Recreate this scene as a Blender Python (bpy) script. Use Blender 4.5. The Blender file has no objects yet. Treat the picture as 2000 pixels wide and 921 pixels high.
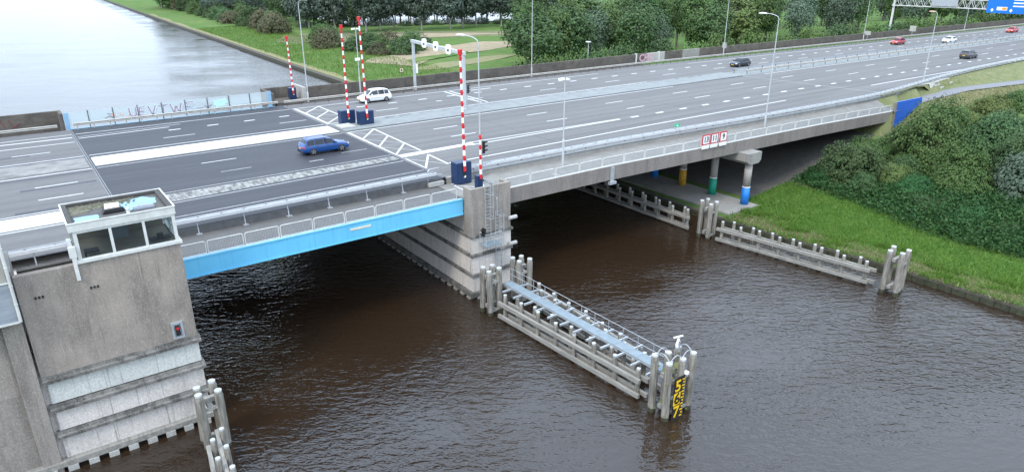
import bpy, math, random
import numpy as np
from mathutils import Vector, Matrix

# ------------------------------------------------------------------ camera, sky, sun, exposure
S = bpy.context.scene
COL = S.collection
R = math.radians
cam = bpy.data.cameras.new('camera'); cam.sensor_width = 36.0; cam.lens = 24.3
cam.clip_start = 0.5; cam.clip_end = 9000
camo = bpy.data.objects.new('camera', cam); COL.objects.link(camo)
_p, _y = R(21.3), R(53.8)
_F = Vector((math.cos(_y)*math.cos(_p), math.sin(_y)*math.cos(_p), -math.sin(_p)))
_Rt = Vector((math.sin(_y), -math.cos(_y), 0)); _U = _Rt.cross(_F)
camo.matrix_world = Matrix(((_Rt.x, _U.x, -_F.x, 0), (_Rt.y, _U.y, -_F.y, 0), (_Rt.z, _U.z, -_F.z, 26.5), (0, 0, 0, 1)))
S.camera = camo

SUN_EL, SUN_AZ = 48.0, 205.0          # compass-style: direction towards the sun in the xy plane, measured from +X
W = bpy.data.worlds.new('World'); S.world = W; W.use_nodes = True
wn = W.node_tree.nodes; wl = W.node_tree.links; wn.clear()
sky = wn.new('ShaderNodeTexSky'); sky.sky_type = 'NISHITA'; sky.sun_disc = False
sky.sun_elevation = R(SUN_EL); sky.sun_rotation = R(90 - SUN_AZ); sky.dust_density = 1.0; sky.air_density = 1.0
tc = wn.new('ShaderNodeTexCoord'); mp = wn.new('ShaderNodeMapping'); mp.inputs['Scale'].default_value = (1.6, 1.6, 4.0); mp.inputs['Location'].default_value = (0.0, 0.0, 0.0)
cn = wn.new('ShaderNodeTexNoise'); cn.inputs['Scale'].default_value = 1.7; cn.inputs['Detail'].default_value = 6; cn.inputs['Roughness'].default_value = 0.55
cr = wn.new('ShaderNodeMapRange'); cr.inputs['From Min'].default_value = 0.34; cr.inputs['From Max'].default_value = 0.62
cr.inputs['To Min'].default_value = 0.62; cr.inputs['To Max'].default_value = 1.0
cmix = wn.new('ShaderNodeMix'); cmix.data_type = 'RGBA'; CLOUD = (18.6, 22.2, 27.0, 1)
bg = wn.new('ShaderNodeBackground'); bg.inputs['Strength'].default_value = 0.1
wo = wn.new('ShaderNodeOutputWorld')
wl.new(tc.outputs['Generated'], mp.inputs['Vector']); wl.new(mp.outputs['Vector'], cn.inputs['Vector'])
wl.new(cn.outputs['Fac'], cr.inputs['Value']); wl.new(cr.outputs['Result'], cmix.inputs['Factor'])
# overcast deck: brighter overhead than at the horizon
sep = wn.new('ShaderNodeSeparateXYZ'); el = wn.new('ShaderNodeMapRange'); el.inputs['From Min'].default_value = 0.0; el.inputs['From Max'].default_value = 1.0
el.inputs['To Min'].default_value = 0.54; el.inputs['To Max'].default_value = 1.05
cmul = wn.new('ShaderNodeMix'); cmul.data_type = 'RGBA'; cmul.blend_type = 'MULTIPLY'; cmul.inputs['Factor'].default_value = 1.0; cmul.inputs['A'].default_value = CLOUD
wl.new(tc.outputs['Generated'], sep.inputs[0]); wl.new(sep.outputs['Z'], el.inputs['Value']); wl.new(el.outputs['Result'], cmul.inputs['B']); wl.new(cmul.outputs['Result'], cmix.inputs['B'])
wl.new(sky.outputs['Color'], cmix.inputs['A']); wl.new(cmix.outputs['Result'], bg.inputs['Color']); wl.new(bg.outputs['Background'], wo.inputs['Surface'])
sun = bpy.data.lights.new('sun', 'SUN'); sun.energy = 1.5; sun.angle = R(12); sun.color = (1.0, 0.93, 0.82)
suno = bpy.data.objects.new('sun', sun); COL.objects.link(suno)
_d = Vector((math.cos(R(SUN_AZ))*math.cos(R(SUN_EL)), math.sin(R(SUN_AZ))*math.cos(R(SUN_EL)), math.sin(R(SUN_EL))))
suno.rotation_euler = _d.to_track_quat('Z', 'Y').to_euler()
S.view_settings.view_transform = 'Standard'; S.view_settings.look = 'None'; S.view_settings.gamma = 1.0
S.view_settings.exposure = 0.50
S.cycles.max_bounces = 6; S.cycles.transparent_max_bounces = 12
S.cycles.use_denoising = True

# ------------------------------------------------------------------ helpers
OFF = {}
class MB:
    def __init__(s): s.v = []; s.f = []; s.m = []
    def _add(s, vs, fs, mi):
        b = len(s.v); s.v += [tuple(p) for p in vs]
        for f in fs: s.f.append(tuple(b+i for i in f)); s.m.append(mi)
        return s
    def box(s, x0, y0, z0, x1, y1, z1, mi=0):
        return s._add([(x0,y0,z0),(x1,y0,z0),(x1,y1,z0),(x0,y1,z0),(x0,y0,z1),(x1,y0,z1),(x1,y1,z1),(x0,y1,z1)],
                      [(0,3,2,1),(4,5,6,7),(0,1,5,4),(1,2,6,5),(2,3,7,6),(3,0,4,7)], mi)
    def bbox(s, x0, y0, z0, x1, y1, z1, c=.03, mi=0):
        """box whose upper edges are chamfered"""
        c = min(c, (x1-x0)*.4, (y1-y0)*.4, (z1-z0)*.6)
        vs = []
        for z, i in ((z0, 0), (z1-c, 0), (z1, c)):
            vs += [(x0+i,y0+i,z),(x1-i,y0+i,z),(x1-i,y1-i,z),(x0+i,y1-i,z)]
        fs = [(0,3,2,1),(8,9,10,11)]
        for k in (0,4):
            for a in range(4): fs.append((k+a, k+(a+1)%4, k+4+(a+1)%4, k+4+a))
        return s._add(vs, fs, mi)
    def bar(s, p0, p1, w, h, mi=0, up=(0,0,1)):
        p0 = Vector(p0); p1 = Vector(p1); d = (p1-p0).normalized(); u = Vector(up)
        if abs(d.dot(u)) > .98: u = Vector((1,0,0))
        r = d.cross(u).normalized(); u = r.cross(d).normalized(); r *= w/2; u *= h/2
        vs = [p0-r-u, p0+r-u, p0+r+u, p0-r+u, p1-r-u, p1+r-u, p1+r+u, p1-r+u]
        return s._add(vs, [(0,1,2,3),(7,6,5,4),(0,4,5,1),(1,5,6,2),(2,6,7,3),(3,7,4,0)], mi)
    def tube(s, p0, p1, r0, r1=None, n=8, mi=0, cap=True):
        p0 = Vector(p0); p1 = Vector(p1); d = (p1-p0).normalized(); r1 = r0 if r1 is None else r1
        u = Vector((1,0,0)) if abs(d.x) < .9 else Vector((0,1,0))
        a = d.cross(u).normalized(); b = d.cross(a)
        vs = []
        for p, r in ((p0,r0),(p1,r1)):
            for i in range(n):
                t = 2*math.pi*i/n; vs.append(p + a*(r*math.cos(t)) + b*(r*math.sin(t)))
        fs = [(i,(i+1)%n,n+(i+1)%n,n+i) for i in range(n)]
        if cap: fs += [tuple(range(n-1,-1,-1)), tuple(range(n,2*n))]
        return s._add(vs, fs, mi)
    def path(s, pts, r, n=6, mi=0):
        for a, b in zip(pts, pts[1:]): s.tube(a, b, r, n=n, mi=mi)
        return s
    def lathe(s, x, y, prof, n=12, mi=0, cap=True):
        vs = []; k = len(prof)
        for r, z in prof:
            for i in range(n):
                t = 2*math.pi*i/n; vs.append((x+r*math.cos(t), y+r*math.sin(t), z))
        fs = [(j*n+i, j*n+(i+1)%n, (j+1)*n+(i+1)%n, (j+1)*n+i) for j in range(k-1) for i in range(n)]
        if cap: fs += [tuple(range(n-1,-1,-1)), tuple(range((k-1)*n, k*n))]
        return s._add(vs, fs, mi)
    def poly(s, pts, mi=0): return s._add(pts, [tuple(range(len(pts)))], mi)
    def prism(s, pts, vec, mi=0):
        n = len(pts); v = Vector(vec); a = [Vector(p) for p in pts]
        return s._add(a + [p+v for p in a], [tuple(range(n-1,-1,-1)), tuple(range(n,2*n))] + [(i,(i+1)%n,n+(i+1)%n,n+i) for i in range(n)], mi)
    def sweep(s, rings, mi=0, closed=False, cap=False):
        k = len(rings[0]); vs = [p for r in rings for p in r]; fs = []
        for j in range(len(rings)-1):
            for i in range(k if closed else k-1):
                fs.append((j*k+i, j*k+(i+1)%k, (j+1)*k+(i+1)%k, (j+1)*k+i))
        if cap: fs += [tuple(range(k-1,-1,-1)), tuple(range((len(rings)-1)*k, len(rings)*k))]
        return s._add(vs, fs, mi)
    def mesh(s, name, mats, off=(0,0,0), smooth=False):
        me = bpy.data.meshes.new(name); ox, oy, oz = off
        me.from_pydata([(x-ox,y-oy,z-oz) for x,y,z in s.v], [], s.f)
        for m in (mats if isinstance(mats, (list,tuple)) else [mats]): me.materials.append(m)
        me.polygons.foreach_set('material_index', s.m)
        if smooth: me.polygons.foreach_set('use_smooth', [True]*len(s.f))
        me.update(); return me
    def build(s, name, mats, parent=None, smooth=False):
        off = OFF.get(root_of(parent).name, (0,0,0)) if parent else (0,0,0)
        return link(name, s.mesh(name, mats, off, smooth), parent)

def root_of(o):
    while o.parent: o = o.parent
    return o
def link(name, me, parent=None, loc=None, rot=None, sc=None):
    o = bpy.data.objects.new(name, me); COL.objects.link(o)
    if parent: o.parent = parent
    if loc is not None: o.location = loc
    if rot is not None: o.rotation_euler = rot
    if sc is not None: o.scale = sc if isinstance(sc, (tuple,list)) else (sc,sc,sc)
    return o
def tag(o, label=None, cat=None, group=None, kind=None):
    if label: o['label'] = label
    if cat: o['category'] = cat
    if group: o['group'] = group
    if kind: o['kind'] = kind
    return o
def thing(name, label, cat, loc=(0,0,0), group=None):
    o = bpy.data.objects.new(name, None); COL.objects.link(o); o.location = loc
    o.empty_display_size = .3
    OFF[o.name] = tuple(loc)
    return tag(o, label, cat, group)
KIDS = {}
def copy_tree(o, parent=None):
    c = o.copy(); COL.objects.link(c)
    if parent: c.parent = parent
    for ch in [k for k in bpy.data.objects if k.parent == o]: copy_tree(ch, c)
    return c
def struct(name, mb, mats, smooth=False):
    return tag(mb.build(name, mats, None, smooth), kind='structure')
def lerp(tab, x):
    if x <= tab[0][0]: return tab[0][1]
    for (a, b), (c, d) in zip(tab, tab[1:]):
        if x <= c: return b + (d-b)*(x-a)/(c-a)
    return tab[-1][1]

# ------------------------------------------------------------------ materials
def newmat(name):
    m = bpy.data.materials.new(name); m.use_nodes = True
    nt = m.node_tree; b = nt.nodes['Principled BSDF']; return m, nt, b
def coords(nt, scale=(1,1,1)):
    t = nt.nodes.new('ShaderNodeTexCoord'); mp = nt.nodes.new('ShaderNodeMapping'); mp.inputs['Scale'].default_value = scale
    oi = nt.nodes.new('ShaderNodeObjectInfo'); ad = nt.nodes.new('ShaderNodeVectorMath'); ad.operation = 'ADD'
    ml = nt.nodes.new('ShaderNodeMath'); ml.operation = 'MULTIPLY'; ml.inputs[1].default_value = 37.0
    nt.links.new(oi.outputs['Random'], ml.inputs[0])
    nt.links.new(t.outputs['Object'], mp.inputs['Vector']); nt.links.new(mp.outputs['Vector'], ad.inputs[0]); nt.links.new(ml.outputs[0], ad.inputs[1])
    return ad.outputs['Vector']
def noise(nt, vec, scale, detail=4, rough=.55, dist=0.0):
    n = nt.nodes.new('ShaderNodeTexNoise'); n.inputs['Scale'].default_value = scale; n.inputs['Detail'].default_value = detail
    n.inputs['Roughness'].default_value = rough; n.inputs['Distortion'].default_value = dist
    nt.links.new(vec, n.inputs['Vector']); return n.outputs['Fac']
def ramp(nt, fac, a, b, lo=0.0, hi=1.0):
    r = nt.nodes.new('ShaderNodeMapRange'); r.inputs['From Min'].default_value = a; r.inputs['From Max'].default_value = b
    r.inputs['To Min'].default_value = lo; r.inputs['To Max'].default_value = hi; nt.links.new(fac, r.inputs['Value']); return r.outputs['Result']
def mixc(nt, fac, a, b, mode='MIX'):
    m = nt.nodes.new('ShaderNodeMix'); m.data_type = 'RGBA'; m.blend_type = mode
    if isinstance(fac, float): m.inputs['Factor'].default_value = fac
    else: nt.links.new(fac, m.inputs['Factor'])
    for k, c in (('A',a),('B',b)):
        if isinstance(c, tuple): m.inputs[k].default_value = (*c[:3], 1)
        else: nt.links.new(c, m.inputs[k])
    return m.outputs['Result']
def bump(nt, b, h, strength=.3, dist=.02):
    n = nt.nodes.new('ShaderNodeBump'); n.inputs['Strength'].default_value = strength; n.inputs['Distance'].default_value = dist
    nt.links.new(h, n.inputs['Height']); nt.links.new(n.outputs['Normal'], b.inputs['Normal'])
def surf(name, c1, c2=None, scale=2.0, rough=.8, metal=0.0, detail=5, bmp=0.0, stain=None, stain_scale=(1,1,.12), stain_amt=.6, stain_lo=.5, stain_hi=.75, spec=.4, stretch=(1,1,1), fine=None, stain_nscale=1.2):
    m, nt, b = newmat(name)
    b.inputs['Roughness'].default_value = rough; b.inputs['Metallic'].default_value = metal; b.inputs['Specular IOR Level'].default_value = spec
    if c2 is None: b.inputs['Base Color'].default_value = (*c1, 1); return m
    v = coords(nt, stretch); f = noise(nt, v, scale, detail)
    col = mixc(nt, ramp(nt, f, .32, .68), c1, c2)
    if fine:
        f2 = noise(nt, v, fine, 4, .75); col = mixc(nt, ramp(nt, f2, .38, .66, 0, .6), col, tuple(x*.5 for x in c1))
        if bmp: bump(nt, b, f2, bmp*1.6, .03)
    elif bmp: bump(nt, b, f, bmp, .02)
    if stain:
        v2 = coords(nt, stain_scale); f3 = noise(nt, v2, stain_nscale, 6, .65)
        col = mixc(nt, ramp(nt, f3, stain_lo, stain_hi, 0, stain_amt), col, stain)
    nt.links.new(col, b.inputs['Base Color']); return m

M = {}
M['asphalt'] = surf('asphalt_worn', (.182,.177,.174), (.150,.146,.144), .5, .85, stretch=(.12,1.4,1), fine=14, bmp=.15, stain=(.092,.09,.089), stain_scale=(.02,.8,1), stain_amt=.7, stain_lo=.46, stain_hi=.68)
def tracks(m, y0, period, amt):
    nt = m.node_tree; b = nt.nodes['Principled BSDF']; src = b.inputs['Base Color'].links[0].from_socket
    t = nt.nodes.new('ShaderNodeTexCoord'); sx = nt.nodes.new('ShaderNodeSeparateXYZ'); nt.links.new(t.outputs['Object'], sx.inputs[0])
    ma = nt.nodes.new('ShaderNodeMath'); ma.operation = 'SUBTRACT'; ma.inputs[1].default_value = y0; nt.links.new(sx.outputs['Y'], ma.inputs[0])
    mm = nt.nodes.new('ShaderNodeMath'); mm.operation = 'MULTIPLY'; mm.inputs[1].default_value = 2*math.pi/period; nt.links.new(ma.outputs[0], mm.inputs[0])
    sn = nt.nodes.new('ShaderNodeMath'); sn.operation = 'COSINE'; nt.links.new(mm.outputs[0], sn.inputs[0])
    f = noise(nt, coords(nt, (.03,.25,1)), 1.0, 3); mu = nt.nodes.new('ShaderNodeMath'); mu.operation = 'MULTIPLY'
    nt.links.new(ramp(nt, sn.outputs[0], -.2, 1, 0, amt), mu.inputs[0]); nt.links.new(ramp(nt, f, .35, .6), mu.inputs[1])
    nt.links.new(mixc(nt, mu.outputs[0], src, (.085,.083,.082)), b.inputs['Base Color'])
tracks(M['asphalt'], 64.45, 2.12, .42)
M['asphalt_left'] = surf('asphalt_left', (.16,.155,.155), (.125,.121,.122), .5, .85, stretch=(.15,1.2,1), fine=14, bmp=.15, stain=(.11,.11,.12), stain_scale=(.05,.9,1), stain_amt=.45)
tracks(M['asphalt_left'], 64.45, 2.12, .4)
M['leaf_asphalt'] = surf('leaf_asphalt', (.032,.033,.040), (.045,.046,.055), .45, .62, stretch=(.16,1.1,1), fine=12, bmp=.1, stain=(.068,.07,.08), stain_scale=(.05,1.2,1), stain_amt=.5, stain_lo=.5, stain_hi=.72)
M['patch'] = surf('asphalt_patch', (.075,.075,.085), (.10,.10,.11), 3, .85, fine=20)
M['walk'] = surf('footway', (.14,.135,.13), (.115,.112,.11), 1.2, .85, fine=15, stain=(.085,.083,.08), stain_scale=(.4,1,1), stain_amt=.4)
M['walk2'] = surf('footway_concrete', (.27,.26,.24), (.21,.205,.19), .9, .85, fine=12, stain=(.15,.143,.13), stain_scale=(.3,1,1), stain_amt=.5)
M['paint'] = surf('road_paint', (.62,.62,.61), (.48,.48,.47), 5, .6, stain=(.42,.42,.42), stain_scale=(1,1,1), stain_amt=.55, stain_lo=.55, stain_hi=.7, stain_nscale=2.5)
M['paint_faded'] = surf('faded_paint', (.44,.44,.44), (.30,.30,.31), 4, .7, stain=(.2,.2,.21), stain_scale=(1,1,1), stain_amt=.7, stain_nscale=2.5)
M['paint_worn'] = surf('worn_strip', (.36,.355,.33), (.20,.198,.19), 3, .75, stain=(.075,.073,.072), stain_scale=(1.2,.35,1), stain_amt=.9, stain_lo=.42, stain_hi=.62, stain_nscale=2.6)
M['median'] = surf('median_concrete', (.27,.285,.28), (.205,.22,.222), .8, .85, fine=8, stain=(.15,.155,.16), stain_scale=(.25,1,1), stain_amt=.5)
M['median_worn'] = surf('worn_median', (.30,.295,.28), (.20,.198,.19), 1.2, .85, fine=10, stain=(.10,.098,.095), stain_scale=(.25,.9,1), stain_amt=.7, stain_lo=.48, stain_hi=.62, stain_nscale=1.6)
M['dark_line'] = surf('joint_rubber', (.035,.035,.04), (.055,.055,.06), 4, .7)
M['steel_joint'] = surf('joint_steel', (.30,.30,.31), (.16,.155,.15), 5, .5, metal=.4)
M['white'] = surf('white_metal', (.64,.635,.61), (.53,.525,.50), 2.5, .5, stain=(.36,.34,.30), stain_scale=(1.5,1.5,.4), stain_amt=.6, stain_lo=.52)
M['galv'] = surf('galvanised_steel', (.46,.48,.50), (.37,.39,.41), 3, .45, metal=.35, stain=(.28,.28,.28), stain_scale=(1,1,.3), stain_amt=.5)
M['galv_light'] = surf('bright_galvanised', (.42,.43,.44), (.34,.35,.36), 2, .5, metal=.1, stain=(.24,.245,.25), stain_scale=(.6,1,1), stain_amt=.5)
M['rail_bright'] = surf('rail_bright', (.56,.57,.58), (.47,.48,.49), 2, .45, metal=.1)
M['galv_far'] = surf('weathered_rail', (.46,.44,.40), (.36,.345,.31), 1.5, .65, metal=.1)
M['galv_dark'] = surf('dull_steel', (.13,.13,.135), (.09,.09,.09), 2, .6, metal=.3)
M['lamp_grey'] = surf('pole_grey', (.50,.52,.53), (.42,.44,.45), 1.2, .5, metal=.15)
M['blue_girder'] = surf('sky_blue_paint', (.15,.50,.74), (.125,.45,.68), .6, .5, stain=(.09,.30,.46), stain_scale=(2.2,1,.10), stain_amt=.55, stain_lo=.55, stain_hi=.75, stain_nscale=1.8, spec=.3)
M['blue_plate'] = surf('pale_blue_paint', (.21,.255,.285), (.165,.205,.23), 1.4, .55, stain=(.25,.33,.40), stain_scale=(1,1,1), stain_amt=.4)
M['blue_panel'] = surf('deep_blue_paint', (.012,.105,.50), (.010,.09,.44), .8, .45)
M['navy'] = surf('navy_cabinet', (.010,.028,.080), (.014,.036,.098), 2, .4, stain=(.035,.05,.085), stain_scale=(1,1,.4), stain_amt=.4)
M['red'] = surf('signal_red', (.60,.022,.028), (.50,.02,.024), 3, .45)
M['boom_white'] = surf('boom_white', (.80,.80,.79), (.72,.72,.71), 3, .45)
M['black'] = surf('matt_black', (.012,.012,.013), (.02,.02,.02), 3, .55)
def concrete(name, c1, c2, stain, amt=.65, lo=.48, hi=.7, sc=(1.1,1.1,.10), fine=9, drips=0.0):
    m = surf(name, c1, c2, .55, .9, detail=7, bmp=.25, fine=fine, stain=stain, stain_scale=sc, stain_amt=amt, stain_lo=lo, stain_hi=hi, spec=.25)
    nt = m.node_tree; b = nt.nodes['Principled BSDF']; src = b.inputs['Base Color'].links[0].from_socket
    sp = noise(nt, coords(nt, (1,1,.55)), 15, 5, .8)
    nt.links.new(mixc(nt, ramp(nt, sp, .50, .68, 0, .5), src, tuple(min(.85, x*1.45) for x in c1)), b.inputs['Base Color'])
    if drips:                                   # thin rain streaks
        src = b.inputs['Base Color'].links[0].from_socket
        f = noise(nt, coords(nt, (3.2,3.2,.09)), 1.5, 5, .7); g = noise(nt, coords(nt, (.8,.8,.5)), .9, 3)
        mu = nt.nodes.new('ShaderNodeMath'); mu.operation = 'MULTIPLY'; nt.links.new(ramp(nt, f, .56, .66, 0, drips), mu.inputs[0]); nt.links.new(ramp(nt, g, .4, .6), mu.inputs[1])
        nt.links.new(mixc(nt, mu.outputs[0], src, tuple(x*.6 for x in stain)), b.inputs['Base Color'])
        w = noise(nt, coords(nt, (2.2,2.2,.12)), 2.1, 4, .7); src = b.inputs['Base Color'].links[0].from_socket
        nt.links.new(mixc(nt, ramp(nt, w, .60, .72, 0, .35), src, tuple(min(.8, x*1.5) for x in c1)), b.inputs['Base Color'])
    return m
M['conc_upper'] = concrete('aggregate_concrete', (.37,.315,.272), (.265,.23,.20), (.12,.107,.097), .75, .46, .68, (.45,.45,.14), fine=26, drips=.45)
M['conc_low'] = concrete('pale_concrete', (.66,.60,.55), (.54,.49,.45), (.20,.18,.155), .75, .55, .76, drips=.8)
M['conc_mint'] = concrete('mint_washed_concrete', (.58,.58,.54), (.50,.50,.47), (.21,.20,.18), .75, .57, .74, drips=.85)
M['conc_band'] = concrete('weathered_ledge', (.25,.235,.215), (.13,.125,.115), (.05,.048,.045), .85, .42, .6, (1.5,1.5,.8))
M['conc_tower'] = concrete('tower_concrete', (.34,.30,.262), (.26,.23,.205), (.125,.113,.10), .7, drips=.5)
M['conc_fascia'] = concrete('fascia_concrete', (.26,.228,.205), (.215,.19,.172), (.14,.125,.115), .7, .45, .68, (.7,.7,.10), drips=.35)
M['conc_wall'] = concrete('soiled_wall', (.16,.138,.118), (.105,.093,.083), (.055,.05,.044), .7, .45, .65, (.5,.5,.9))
M['conc_grey'] = concrete('grey_concrete', (.33,.315,.29), (.26,.25,.23), (.16,.155,.145), .5)
M['conc_light'] = concrete('light_concrete', (.46,.45,.42), (.38,.37,.35), (.24,.23,.21), .5)
M['conc_col'] = concrete('column_concrete', (.40,.375,.345), (.33,.31,.29), (.22,.21,.19), .5)
M['revet'] = surf('slope_paving', (.13,.122,.11), (.09,.085,.078), 1.2, .9, fine=7, bmp=.3)
M['timber'] = surf('weathered_timber', (.36,.335,.295), (.14,.13,.11), 3.4, .9, stretch=(2.2,2.2,.35), bmp=.4, fine=16, stain=(.075,.072,.055), stain_scale=(3,3,.3), stain_amt=.8, stain_lo=.5, stain_hi=.7, spec=.2)
M['timber_h'] = surf('weathered_beam', (.38,.36,.325), (.21,.20,.18), 2.6, .9, stretch=(2.2,.3,2.2), bmp=.4, fine=16, stain=(.14,.13,.12), stain_scale=(3,.25,3), stain_amt=.6, stain_lo=.5, stain_hi=.72, spec=.2)
M['timber_dark'] = surf('wet_timber', (.06,.062,.036), (.032,.034,.022), 3, .6)
M['pile_cap'] = surf('pile_cap_white', (.54,.55,.54), (.36,.37,.36), 7, .6, stain=(.3,.3,.28), stain_scale=(2,2,2), stain_amt=.5)
M['roof_moss'] = surf('roof_moss', (.19,.18,.125), (.10,.10,.075), 5, .95, bmp=.5, fine=20)
M['moss'] = surf('moss', (.12,.14,.04), (.16,.16,.07), 4, .95, bmp=.5)
M['yellow'] = surf('gauge_yellow', (.80,.50,.01), (.72,.45,.012), 4, .5)
M['roof_felt'] = surf('roof_felt', (.12,.115,.108), (.085,.082,.08), 2.2, .95, fine=18, stain=(.17,.16,.14), stain_scale=(1,1,1), stain_amt=.6)
M['roof_rim'] = surf('roof_rim', (.055,.053,.05), (.08,.075,.07), 3, .9)
M['roof_blue'] = surf('roof_blue_coating', (.25,.41,.56), (.21,.36,.50), 2, .6)
M['cream'] = surf('cream_lid', (.72,.66,.48), (.62,.56,.42), 3, .7)
M['interior'] = surf('cabin_interior', (.30,.255,.20), (.24,.20,.165), 1, .8)
M['cab_grey'] = surf('grey_cabinet', (.22,.25,.28), (.19,.22,.25), 1, .6)
M['paper'] = surf('paper', (.75,.72,.65), (.7,.67,.6), 2, .8)
M['clad'] = surf('grey_blue_cladding', (.30,.325,.36), (.22,.24,.275), 1.2, .5, stretch=(.5,.5,2.5), stain=(.14,.15,.17), stain_scale=(.5,.5,2), stain_amt=.5)
M['tan'] = surf('tan_render', (.36,.335,.30), (.31,.29,.26), .8, .85)
M['sign_white'] = surf('sign_white', (.82,.82,.80), (.78,.78,.76), 3, .45)
M['sign_red'] = surf('sign_red', (.52,.025,.04), (.46,.02,.035), 3, .45)
M['sign_blue'] = surf('motorway_blue', (.008,.16,.62), (.008,.15,.58), 1, .4)
M['sign_green'] = surf('sign_green', (.01,.42,.20), (.01,.38,.18), 2, .5)
M['orange'] = surf('sign_orange', (.85,.30,.01), (.8,.28,.01), 3, .5)
M['brown'] = surf('sign_brown', (.16,.06,.03), (.13,.05,.03), 3, .6)
M['col_blue'] = surf('column_blue', (.015,.19,.62), (.012,.16,.54), 2, .5)
M['col_green'] = surf('column_green', (.012,.30,.19), (.012,.26,.165), 2, .5)
M['col_yellow'] = surf('column_yellow', (.60,.34,.02), (.34,.18,.03), 3.5, .6)
M['pink'] = surf('graffiti_pink', (.60,.36,.42), (.52,.3,.36), 4, .6)
M['ink'] = surf('graffiti_ink', (.10,.08,.10), (.16,.1,.11), 5, .6)
M['graf_orange'] = surf('graffiti_orange', (.75,.42,.28), (.7,.5,.4), 5, .6)
M['graf_mint'] = surf('graffiti_mint', (.45,.78,.74), (.55,.8,.78), 5, .6)
M['graf_pale'] = surf('graffiti_pale', (.66,.58,.66), (.6,.66,.74), 4, .6)
M['rust_red'] = surf('graffiti_rust', (.22,.05,.05), (.17,.05,.05), 5, .8)
M['tyre'] = surf('tyre', (.015,.015,.016), (.02,.02,.02), 5, .75)
M['rim'] = surf('alloy_rim', (.55,.56,.58), (.45,.46,.48), 5, .3, metal=.8)
M['trim'] = surf('black_trim', (.02,.02,.022), (.026,.026,.028), 5, .5)
def glassmat(name, c, trans, rough=.03):
    m, nt, b = newmat(name); b.inputs['Base Color'].default_value = (*c,1); b.inputs['Roughness'].default_value = rough; b.inputs['IOR'].default_value = 1.5
    t = nt.nodes.new('ShaderNodeBsdfTransparent'); t.inputs['Color'].default_value = (.9,.94,.94,1); mx = nt.nodes.new('ShaderNodeMixShader'); mx.inputs['Fac'].default_value = trans
    nt.links.new(b.outputs['BSDF'], mx.inputs[1]); nt.links.new(t.outputs['BSDF'], mx.inputs[2]); nt.links.new(mx.outputs['Shader'], nt.nodes['Material Output'].inputs['Surface']); return m
M['glass'] = glassmat('window_glass', (.03,.035,.04), .82)
M['car_glass'] = glassmat('car_glass', (.02,.024,.028), .18)
M['screen'] = glassmat('screen_panel', (.74,.79,.80), .70, .15)
def carpaint(name, c):
    m, nt, b = newmat(name); b.inputs['Base Color'].default_value = (*c,1); b.inputs['Roughness'].default_value = .32; b.inputs['Coat Weight'].default_value = .55; b.inputs['Coat Roughness'].default_value = .04
    return m
M['lamp_clear'] = surf('headlamp', (.75,.77,.8), None, rough=.1)
M['lamp_red'] = surf('tail_lamp', (.50,.012,.015), None, rough=.15)
M['plate_yellow'] = surf('number_plate', (.75,.50,.03), None, rough=.5)
def emis(name, c, s):
    m, nt, b = newmat(name); b.inputs['Base Color'].default_value = (*c,1); b.inputs['Emission Color'].default_value = (*c,1); b.inputs['Emission Strength'].default_value = s; return m
M['lit_red'] = emis('lit_red', (.35,.012,.016), .25)

def foliage(name, c1, c2, c3, trans=.12):
    m, nt, b = newmat(name)
    g = nt.nodes.new('ShaderNodeNewGeometry'); oi = nt.nodes.new('ShaderNodeObjectInfo')
    v = coords(nt); f = noise(nt, v, .55, 3)
    col = mixc(nt, ramp(nt, f, .35, .65), c1, c2)
    col = mixc(nt, ramp(nt, g.outputs['Random Per Island'], .45, 1.0, 0, .85), col, c3)
    hs = nt.nodes.new('ShaderNodeHueSaturation'); nt.links.new(col, hs.inputs['Color'])
    nt.links.new(ramp(nt, oi.outputs['Random'], 0, 1, .485, .515), hs.inputs['Hue']); nt.links.new(ramp(nt, oi.outputs['Random'], 0, 1, .8, 1.15), hs.inputs['Value'])
    b.inputs['Roughness'].default_value = .65; b.inputs['Specular IOR Level'].default_value = .16
    nt.links.new(hs.outputs['Color'], b.inputs['Base Color'])
    t = nt.nodes.new('ShaderNodeBsdfTranslucent'); nt.links.new(hs.outputs['Color'], t.inputs['Color'])
    mx = nt.nodes.new('ShaderNodeMixShader'); mx.inputs['Fac'].default_value = trans
    nt.links.new(b.outputs['BSDF'], mx.inputs[1]); nt.links.new(t.outputs['BSDF'], mx.inputs[2]); nt.links.new(mx.outputs['Shader'], nt.nodes['Material Output'].inputs['Surface'])
    return m
M['leaf_mid'] = foliage('leaves_mid', (.048,.098,.028), (.072,.125,.036), (.125,.175,.06))
M['leaf_dark'] = foliage('leaves_dark', (.040,.080,.030), (.06,.105,.038), (.10,.15,.06))
M['leaf_grey'] = foliage('leaves_silver', (.066,.105,.066), (.092,.135,.088), (.15,.19,.135))
M['leaf_yellow'] = foliage('leaves_yellowish', (.09,.135,.036), (.125,.165,.05), (.18,.21,.08))
M['leaf_bright'] = foliage('leaves_bright', (.075,.135,.035), (.10,.165,.045), (.14,.21,.07))
M['leaf_blue'] = foliage('leaves_poplar', (.042,.066,.046), (.062,.09,.064), (.15,.18,.145))
M['leaf_thorn'] = foliage('leaves_thorn', (.075,.08,.04), (.10,.095,.05), (.14,.13,.075))
M['ivy'] = foliage('ivy_cover', (.020,.066,.020), (.032,.088,.027), (.07,.15,.045))
M['bark'] = surf('bark', (.16,.145,.12), (.10,.09,.075), 3, .95, stretch=(1,1,.3), bmp=.4)
M['bark_pale'] = surf('pale_bark', (.34,.32,.28), (.24,.23,.20), 2, .95, stretch=(1,1,.4))
M['grass_blade'] = foliage('grass_blades', (.085,.185,.028), (.115,.215,.036), (.17,.25,.06), .3)
M['dry_blade'] = foliage('dry_grass_blades', (.22,.21,.10), (.27,.25,.13), (.32,.30,.18), .2)

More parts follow.
